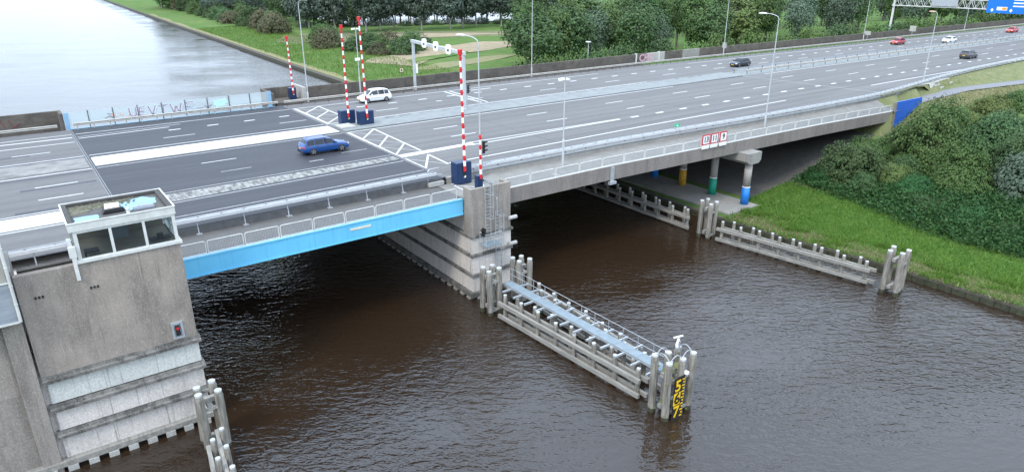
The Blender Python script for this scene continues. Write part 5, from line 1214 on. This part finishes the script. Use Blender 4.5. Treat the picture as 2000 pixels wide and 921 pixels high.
# ------------------------------------------------------------------ vegetation
def quad_mesh(name, verts, mat):
    n = len(verts)//4; me = bpy.data.meshes.new(name)
    me.vertices.add(n*4); me.vertices.foreach_set('co', verts.astype(np.float32).ravel())
    me.loops.add(n*4); me.loops.foreach_set('vertex_index', np.arange(n*4, dtype=np.int32))
    me.polygons.add(n); me.polygons.foreach_set('loop_start', np.arange(0, n*4, 4, dtype=np.int32))
    me.materials.append(mat); me.update(calc_edges=True); me.validate(); return me
def leaf_quads(rng, cen, nrm, size, aspect=.62):
    n = len(cen); r = rng.normal(size=(n,3)); nrm = nrm/np.linalg.norm(nrm, axis=1, keepdims=True)
    u = r - (r*nrm).sum(1, keepdims=True)*nrm; u /= np.linalg.norm(u, axis=1, keepdims=True); v = np.cross(nrm, u)
    s = size*rng.uniform(.55,1.25,(n,1)); q = np.empty((n,4,3))
    q[:,0] = cen-u*s*.5; q[:,1] = cen+v*s*aspect*.5-nrm*s*.06; q[:,2] = cen+u*s*.5; q[:,3] = cen-v*s*aspect*.5-nrm*s*.06
    return q.reshape(-1,3)
def crown_mesh(name, seed, rad, clumps, per, leaf, mat, cr=.20, zmin=-1.0, lump=.28, droop=0.0, inner=.45, zc=0.0):
    """leaf clumps filling a lumpy ellipsoid of radii rad (unit tree: base of crown at z=zc)"""
    rng = np.random.default_rng(seed); rx, ry, rz = rad
    d = rng.normal(size=(clumps*3,3)); d /= np.linalg.norm(d, axis=1, keepdims=True); d = d[d[:,2] > zmin][:clumps]
    lob = rng.normal(size=(7,3)); lob /= np.linalg.norm(lob, axis=1, keepdims=True); amp = rng.uniform(.4,1,7)
    bulge = (np.maximum(0, d@lob.T-.55)/.45*amp).max(1)
    rr = (1-lump+lump*1.25*bulge)*(inner+(1-inner)*rng.random(len(d))**.45)
    c = d*rr[:,None]*np.array([rx,ry,rz]); sz = rng.uniform(.55,1.25,(len(d),1))*cr*min(rx,rz)
    idx = np.repeat(np.arange(len(d)), per); off = rng.normal(size=(len(idx),3)); off /= np.linalg.norm(off,axis=1,keepdims=True); off *= (rng.random((len(idx),1))**.5)
    pos = c[idx]+off*sz[idx]*np.array([1.15,1.15,.8]); pos[:,2] -= droop*rng.random(len(idx))*rz*.3
    nrm = off*1.1+d[idx]*.6+np.array([0,0,.6])+rng.normal(size=(len(idx),3))*.25
    pos[:,2] += zc
    return quad_mesh(name, leaf_quads(rng, pos, nrm, leaf), mat)
def trunk_mesh(name, seed, h, r, limbs, spread, mat, top=.9):
    rng = random.Random(seed); mb = MB(); pts = [(0,0,-.6)]; x = y = 0
    for i in range(1,6): x += rng.uniform(-.03,.03)*h; y += rng.uniform(-.03,.03)*h; pts.append((x,y,h*i/5*top))
    for i in range(5): mb.tube(pts[i], pts[i+1], r*(1-.17*i), r*(1-.17*(i+1)), 7, cap=False)
    for k in range(limbs):
        a = 2*math.pi*k/limbs+rng.uniform(-.4,.4); z0 = h*rng.uniform(.25,.65); i = min(4, int(z0/(h*top/5))); p = Vector(pts[i+1]); l = spread*rng.uniform(.6,1.0)
        mid = p+Vector((math.cos(a)*l*.5, math.sin(a)*l*.5, l*.35)); e = p+Vector((math.cos(a)*l, math.sin(a)*l, l*.85)); mb.tube(p, mid, r*.42, r*.26, 5, cap=False); mb.tube(mid, e, r*.26, r*.08, 5, cap=False)
    return mb.mesh(name, mat, smooth=True)
CR = {}
def crown(kind, var, mat):
    key = (kind, var, mat)
    if key not in CR:
        s = hash_(kind)*10+var
        if kind == 'round': CR[key] = crown_mesh('crown', s, (1,1,.95), 240, 13, .115, M[mat], .22)
        elif kind == 'tall': CR[key] = crown_mesh('crown', s+1, (.62,.62,1), 230, 13, .10, M[mat], .26, droop=.2)
        elif kind == 'willow': CR[key] = crown_mesh('crown', s+2, (.8,.8,1), 230, 14, .085, M[mat], .27, droop=.6, lump=.38)
        elif kind == 'poplar': CR[key] = crown_mesh('crown', s+3, (.80,.80,1), 300, 11, .115, M[mat], .24, lump=.35)
        elif kind == 'bush': CR[key] = crown_mesh('crown', s+4, (1,1,.85), 210, 15, .095, M[mat], .22, zmin=-.25, zc=.05)
        elif kind == 'near': CR[key] = crown_mesh('crown', s+5, (1,1,.9), 330, 46, .058, M[mat], .185, zmin=-.5, lump=.40, zc=.1, inner=.62)
    return CR[key]
def hash_(s): return sum(ord(c)*(i+3) for i, c in enumerate(s)) % 97
TR = {}
def trunk(kind, var, mat='bark'):
    key = (kind, var, mat)
    if key not in TR:
        if kind == 'poplar': TR[key] = trunk_mesh('trunk', 40+var, 1.0, .028, 4, .25, M[mat])
        elif kind == 'bush': TR[key] = trunk_mesh('trunk', 50+var, 1.0, .035, 6, .5, M[mat], .7)
        else: TR[key] = trunk_mesh('trunk', 60+var, 1.0, .03, 6, .35, M[mat])
    return TR[key]
rv = random.Random(11)
TREES = []
def pix(p):
    v = Vector(p)-camo.matrix_world.translation; d = v.dot(_F); return (1000+1350*v.dot(_Rt)/d, 460.5-1350*v.dot(_U)/d, d)
def tree(name, label, cat, kind, mat, x, y, z, h, r, group=None, base=.28, bark='bark', var=None):
    """h = total height, r = crown radius, base = share of the height below the crown"""
    var = rv.randrange(3) if var is None else var
    px_, py_, dd = pix((x, y, z)); m_ = 1350*r/dd*1.3
    if py_ < -3 or px_+m_ < 0 or px_-m_ > 2000: return None
    t = thing(name, label, cat, (x,y,z), group); ch = h*(1-base); a = rv.uniform(0,6.28)
    if kind in ('bush','near'):
        rz = ch/1.0; link('crown', crown(kind, var, mat), t, (0,0,h*base), (0,0,a), (r, r*rv.uniform(.85,1.1), rz))
    else:
        rz = ch/2; link('crown', crown(kind, var, mat), t, (0,0,h-rz), (0,0,a), (r/({'tall':.62,'willow':.8,'poplar':.8}.get(kind,1)), r/({'tall':.62,'willow':.8,'poplar':.8}.get(kind,1)), rz))
    TREES.append((t, px_))
    link('trunk', trunk('poplar' if kind == 'poplar' else ('bush' if kind in ('bush','near') else 'tree'), rv.randrange(2), bark), t, (0,0,0), (0,0,a), (h*.8,h*.8,h*(.86 if kind not in ('bush','near') else .6)) if kind not in ('bush','near') else (h*.55,h*.55,h*.55))
    return t
gz = ground_z
# poplar row beyond the meadow
G1 = 'row of grey green poplars beyond the meadow'
pr = [(111,297),(110.6,269),(122.8,266.9),(131,271),(140,275.7),(146.7,263.4),(157.7,259),(165.5,262),(173.4,263),(183,258),(193,256),(203,252)]
for i, (x, y) in enumerate(pr):
    lab = 'pale trunked poplar in the front row beyond the meadow'
    tree('poplar_tree', lab, 'tree', 'poplar', 'leaf_blue', x, y, 1.5, 20+rv.uniform(-1.5,2), 7.2, G1, .15, 'bark_pale')
for i in range(16):
    tree('poplar_tree', 'poplar in the rear row beyond the meadow', 'tree', 'poplar', rv.choice(['leaf_blue','leaf_grey','leaf_blue']), 112+i*6.5+rv.uniform(-2,2), 318-i*2.6+rv.uniform(-5,5), 1.5, 20+rv.uniform(-2,3), 7.4, G1, .07, 'bark_pale')
for i in range(15):
    x = 112+i*6.6; tree('bush', 'dark understory bush below the poplars', 'bush', 'bush', rv.choice(['leaf_dark','leaf_blue']), x, 306-i*2.9+rv.uniform(-2,2), 1.5, 4.2+rv.uniform(-1.6,1.2), 4.2, 'understory bushes below the poplars', .02)
G2 = 'dark trees along the far bank at the top of the picture'
for i in range(20):
    tree('bank_tree', 'bank tree at the top edge beyond the bushes', 'tree', rv.choice(['tall','round','willow']), rv.choice(['leaf_dark','leaf_dark','leaf_blue','leaf_mid']), 92+i*1.7+rv.uniform(-4,6), 520-i*12+rv.uniform(-8,8), 1.5, 18+rv.uniform(-3,3), 7.5, G2, .06)
for i in range(22):
    x = 100+i*5.2+rv.uniform(-2,2); y = 395-i*3.6+rv.uniform(-12,12) if i < 8 else 345-(i-8)*2.0+rv.uniform(-8,8)
    tree('bank_tree', 'low crowned dark tree filling the belt behind the poplars', 'tree', 'round', rv.choice(['leaf_dark','leaf_blue','leaf_dark','leaf_mid']), x, y, 1.5, 13+rv.uniform(-2,3), 7.0, 'tree belt behind the poplars', .02)
for i in range(13):
    x = 90+i*.6+rv.uniform(-1.5,2); y = 292+i*17+rv.uniform(-3,3)
    tree('bush', 'bush in the dense row along the far bank', 'bush', 'bush', rv.choice(['leaf_dark','leaf_mid','leaf_thorn','leaf_dark']), x+3, y, 1.5, 9.5+rv.uniform(-1.5,2), 7.6, 'bush row along the far bank', .02)
# bushes on the far meadow
for x, y, h, r, m_, lab in ((92,284,8,5.2,'leaf_thorn','big brownish bush on the far bank left of the first lamp post'),(96,300,8,5,'leaf_mid','tall green bush on the far bank behind the brownish one'),(97,330,8,5.5,'leaf_dark','dark bush on the far bank near the top edge'),(101,356,8,6,'leaf_mid','rounded green bush at the top edge of the far bank'),
    (87.5,222,6.2,4.4,'leaf_thorn','dark thorn bush on the meadow left of the pair of booms'),(93.5,238,7.2,4.6,'leaf_mid','light green bush behind the dark thorn bush'),(92,208,5.2,4.4,'leaf_dark','dark bush behind the left median boom'),(99,215,4.6,4.6,'leaf_dark','low dark bush between the two median booms and the portal'),
    (94,196,3.4,3.6,'leaf_thorn','low thorny bush at the soil path bend'),(100,192,4.2,4.2,'leaf_dark','dark green bush left of the portal post'),(106,200,5.2,5.0,'leaf_mid','broad bush behind the left post of the portal'),(115,213,4.6,4.8,'leaf_dark','dark bush right of the left portal post'),(104,222,4.6,4.6,'leaf_mid','green bush on the meadow in front of the poplars'),(113,228,3.6,4.0,'leaf_thorn','brownish low bush below the poplar row')):
    tree('bush', lab, 'bush', 'bush', m_, x, y, gz(x,y), h*1.25, r*1.3, 'bushes on the far meadow', .02)
# wood behind the brown wall
kinds = [('round','leaf_dark'),('round','leaf_mid'),('tall','leaf_dark'),('willow','leaf_grey'),('tall','leaf_mid'),('willow','leaf_dark'),('round','leaf_mid'),('tall','leaf_yellow')]
words = {'leaf_dark':'dark green','leaf_mid':'mid green','leaf_grey':'silvery','leaf_yellow':'yellowish','leaf_bright':'fresh green'}
G3 = 'wood behind the brown concrete wall'
special = [(104,134,15,7.6,'round','leaf_dark','big dark round tree at the left corner of the wood'),(112,146,17,7,'round','leaf_mid','broad green tree behind the corner tree of the wood'),(121,140,17,7,'round','leaf_dark','dark leafy tree behind the second lamp post of the wall'),(131,143,16,5.4,'willow','leaf_grey','silvery willow in the middle of the wood'),(150,136,13,3.6,'willow','leaf_grey','slim pale willow standing out before dark trees'),(166,130,15,6.5,'round','leaf_dark','dark round tree behind the hedge above the navy hatchback'),(181,133,17,6,'tall','leaf_yellow','yellow tinged tall tree left of the third wall lamp post'),(205,128,16,6,'willow','leaf_grey','grey willow right of the third wall lamp post')]
for x, y, h, r, k_, m_, lab in special: tree('wood_tree', lab, 'tree', k_, m_, x, y, gz(x,y), h, r, G3, .12)
for i in range(46):
    k_, m_ = rv.choice(kinds[:7]); x = 116+i*6.3+rv.uniform(-3,3); y = 142+rv.uniform(-12,16)-min(26, max(0,(x-170))*.2)
    tree('wood_tree', f'{words[m_]} {dict(round="round crowned",tall="tall",willow="loose crowned")[k_]} tree in the wood front', 'tree', k_, m_, x, y, gz(x,y), 17+rv.uniform(-3,3), rv.uniform(5,7), G3, .10)
for i in range(34):
    k_, m_ = rv.choice(kinds[:6]); x = 130+i*9+rv.uniform(-3,3); y = 172+rv.uniform(-8,18)
    tree('wood_tree', f'{words[m_]} {dict(round="round crowned",tall="tall",willow="loose crowned")[k_]} tree at the back of the wood', 'tree', k_, m_, x, y, gz(x,y), 19+rv.uniform(-3,3), rv.uniform(6,8), G3, .10)
# shrubs just behind the wall
sh_ = [(82,112,9.6,5.0,'leaf_mid','feathery light bush behind the wall, left of the second wall lamp post'),(90,111,9.8,5.4,'leaf_mid','broad green bush behind the wall at the second wall lamp post'),(98,112,9.6,5,'leaf_dark','dark bush behind the wall left of the path lamp'),(107,112,9.0,5,'leaf_dark','dark low bush behind the wall right of the path lamp'),(118,112,9.4,5,'leaf_dark','dark bush behind the wall left of the pink graffiti'),(125,108,10.2,4.6,'leaf_bright','fresh green bush above the pink graffiti wall panel'),(134,108,10.8,5.2,'leaf_mid','broad light bush right of the fresh green one'),(143,107,10.4,5.2,'leaf_bright','light green bush above the navy hatchback'),(153,106,10.2,5,'leaf_mid','round bush just right of the third wall lamp post'),(163,106,10.6,5,'leaf_bright','fresh bush behind the wall right of the hatchback')]
for x, y, h, r, m_, lab in sh_: tree('bush', lab, 'bush', 'bush', m_, x, y-8.0+(x%3), 1.5, h+3.4, r*1.12, 'shrubs along the back of the brown wall', .02)
for i in range(24):
    x = 172+i*8.5; tree('bush', 'shrub behind the far end of the wall', 'bush', 'bush', rv.choice(['leaf_mid','leaf_bright','leaf_dark']), x, 102+rv.uniform(-1,3), 2.5, 11.5+rv.uniform(-1.5,1.5), 6, 'shrubs along the back of the brown wall', .02)
# thick shrubs and small trees on the near embankment at the right
NH = [(80.3,40.8,5.7,4.3,'leaf_dark','rounded dark green bush at the left front of the thicket beside the slope paving'),(85.8,41.4,4.6,3.5,'leaf_mid','green bush under the span edge behind the rounded front bush'),(90.5,41.6,3.6,3.0,'leaf_yellow','yellowish bush below the end of the span railing'),
      (87.5,35.2,8.2,5.3,'leaf_mid','big leafy round tree in the centre of the thicket'),(83.8,30.4,5.6,4.0,'leaf_mid','leafy tree leaning out over the ivy in front of the big round one'),(92.8,30.6,8.6,5.2,'leaf_dark','tall dark tree right of the big round tree'),(86.4,24.6,6.8,4.8,'leaf_grey','grey leaved tree cut by the right picture edge'),
      (95.5,38.2,6.4,4.4,'leaf_mid','green tree behind the big round one, near the footpath'),(101.5,38.6,4.4,3.6,'leaf_yellow','olive shrub by the footpath behind the thicket'),(108,37.0,4.0,3.4,'leaf_yellow','straw coloured shrub by the footpath bend'),(114,36,4.4,3.8,'leaf_mid','green shrub right of the footpath bend'),(101,33,7,4.6,'leaf_dark','dark tree at the top right of the thicket'),
      (81.4,36.2,3.4,2.1,'leaf_yellow','small yellow green shrub with drooping sprays, low in the thicket'),(83.6,36.0,4.6,3.0,'leaf_dark','dark shrub filling the gap below the big round tree'),(94,42.2,2.6,2.6,'leaf_mid','small shrub just left of the blue panel'),
      (89.5,39.6,5.0,3.4,'leaf_dark','dark bush between the big round tree and the span end'),(80.6,33.2,3.2,2.8,'ivy','ivy smothered shrub below the big round tree'),(90,26.8,6.6,4.4,'leaf_dark','dark tree between the grey leaved tree and the tall one'),(98.5,41.2,2.6,2.4,'leaf_yellow','small olive shrub at the lower tip of the blue panel'),(81,19,5.4,4,'leaf_dark','dark shrub low at the right picture corner'),(90,19,7.4,4.8,'leaf_grey','grey green tree past the lower right of the thicket')]
for x, y, h, r, m_, lab in NH: tree('thicket_shrub', lab, 'shrub', 'near', m_, x, y, gz(x,y)-.15, h, r, 'shrubs and small trees of the embankment thicket', .06)
LOW = [(77.9,43.0,'low dark shrub at the edge of the slope paving'),(78.0,37.4,'low dark shrub where the grass meets the thicket, left end'),(78.4,33.4,'low ivy mound at the thicket edge, second from the left'),(78.0,29.8,'low ivy mound at the thicket edge beside the mown grass'),(77.4,26.2,'low dark mound at the thicket edge, middle of the grass'),(76.8,22.4,'low dark mound at the thicket edge towards the right'),(76.2,18.6,'low mound at the thicket edge near the right picture edge'),(75.6,15.0,'low mound at the thicket edge at the right picture corner')]
for i, (x, y, lab) in enumerate(LOW): tree('thicket_shrub', lab, 'shrub', 'near', rv.choice(['ivy','leaf_dark','ivy']), x, y, gz(x,y)-.2, 2.6 if i < 2 else 1.5, 2.6, 'shrubs and small trees of the embankment thicket', .03)
ORD = ['first','second','third','fourth','fifth','sixth','seventh','eighth','ninth','tenth','eleventh','twelfth','thirteenth','fourteenth','fifteenth','sixteenth','seventeenth','eighteenth','nineteenth','twentieth']
by = {}
for t, px_ in TREES: by.setdefault(t['label'], []).append((px_, t))
for lab, l in by.items():
    if len(l) > 1:
        l.sort(key=lambda q: q[0])
        for i, (px_, t) in enumerate(l): t['label'] = lab+', '+(ORD[i] if i < 20 else f'{i+1}th')+' from the left'
# ivy and grass as ground cover
def scatter(name, pts, leaf, h, mat, label=None, seed=1, up=.2):
    rng = np.random.default_rng(seed); p = np.array(pts); n = len(p); p = p + np.c_[np.zeros(n), np.zeros(n), rng.random(n)*h]
    nrm = rng.normal(size=(n,3))*.8+np.array([0,0,up]); o = link(name, quad_mesh(name, leaf_quads(rng, p, nrm, leaf, .5), M[mat])); return tag(o, kind='stuff')
rg = random.Random(21); pts = []
while len(pts) < 45000:
    x = rg.uniform(72,90); y = rg.uniform(8,45.5); toe = 76-max(0,42-y)*.22
    t_ = x-toe-rg.gauss(.0,.7)
    if t_ > 0 and t_ < 12: pts.append((x, y, gz(x,y)+.15+.25*sm(0,3,t_)))
scatter('ivy', pts, .36, .7, 'ivy')
def blades(name, pts, h, mat, seed):
    rng = np.random.default_rng(seed); p = np.array(pts); n = len(p); a = rng.random(n)*6.28; d = np.c_[np.cos(a), np.sin(a), np.zeros(n)]; w = rng.uniform(.03,.07,(n,1)); hh = h*rng.uniform(.5,1.3,(n,1)); lean = rng.normal(size=(n,3))*np.array([.4,.4,0])*hh
    q = np.empty((n,4,3)); up = np.array([0,0,1.0]); q[:,0] = p-d*w; q[:,1] = p+d*w; q[:,2] = p+d*w*.3+up*hh+lean; q[:,3] = p-d*w*.3+up*hh+lean
    o = link(name, quad_mesh(name, q.reshape(-1,3), M[mat])); return tag(o, kind='stuff')
pts = []; dry = []
while len(pts) < 42000:
    y = rg.uniform(2,46); b = lerp(BANK, y); u = 14*rg.random()**1.1; x = b+.5+u; toe = 76-max(0,42-y)*.22
    if x > toe+1 or (y > 43.6 and x < 67.5): continue
    if u < 2.6+rg.gauss(0,.8) and rg.random() < .85: dry.append((x, y, gz(x,y)-.03))
    else: pts.append((x, y, gz(x,y)-.03))
blades('grass', pts, .22, 'grass_blade', 5)
edge = []
while len(edge) < 6000:
    y = rg.uniform(-5,44); b = lerp(BANK, y); k = .5+.5*math.sin(y*1.7)*math.sin(y*.6+1)
    if rg.random() < .35+.65*k: edge.append((b-.22+rg.random()*.6, y, .62+.1*rg.random()))
weeds = []
while len(weeds) < 7000:
    y = rg.uniform(0,44); b = lerp(BANK, y); u = 2.6+rg.gauss(0,.8)+1.2*math.sin(y*.5); k = math.sin(y*.9+u)*math.sin(y*.37-u*1.3)
    if k > .05: weeds.append((b+u, y, gz(b+u,y)-.03))
blades('grass', weeds, .48, 'grass_blade', 15)
blades('dry_grass', dry, .16, 'dry_blade', 6); blades('grass', edge[:3500], .30, 'grass_blade', 12); blades('dry_grass', edge[3500:], .30, 'dry_blade', 13)
pts = []
while len(pts) < 30000:
    y = rg.uniform(96,330); b = lerp(BANK, y); x = b+1.5+rg.random()*26
    pts.append((x, y, gz(x,y)-.05))
blades('grass', pts, .55, 'grass_blade', 7)
pts = []
while len(pts) < 9000:
    x = rg.uniform(100,200); e = lerp(NEAR, x)-.7; pc = lerp(PATHC, x)+1.7
    if e <= pc: continue
    y = rg.uniform(pc, e); pts.append((x, y, gz(x,y)-.03))
blades('dry_grass', pts, .3, 'dry_blade', 8)
pts = []
while len(pts) < 9000:
    x = rg.uniform(99,180); pc = lerp(PATHC, x)-1.7; y = pc-rg.random()*7; pts.append((x, y, gz(x,y)-.03))
blades('dry_grass', pts, .45, 'dry_blade', 9)
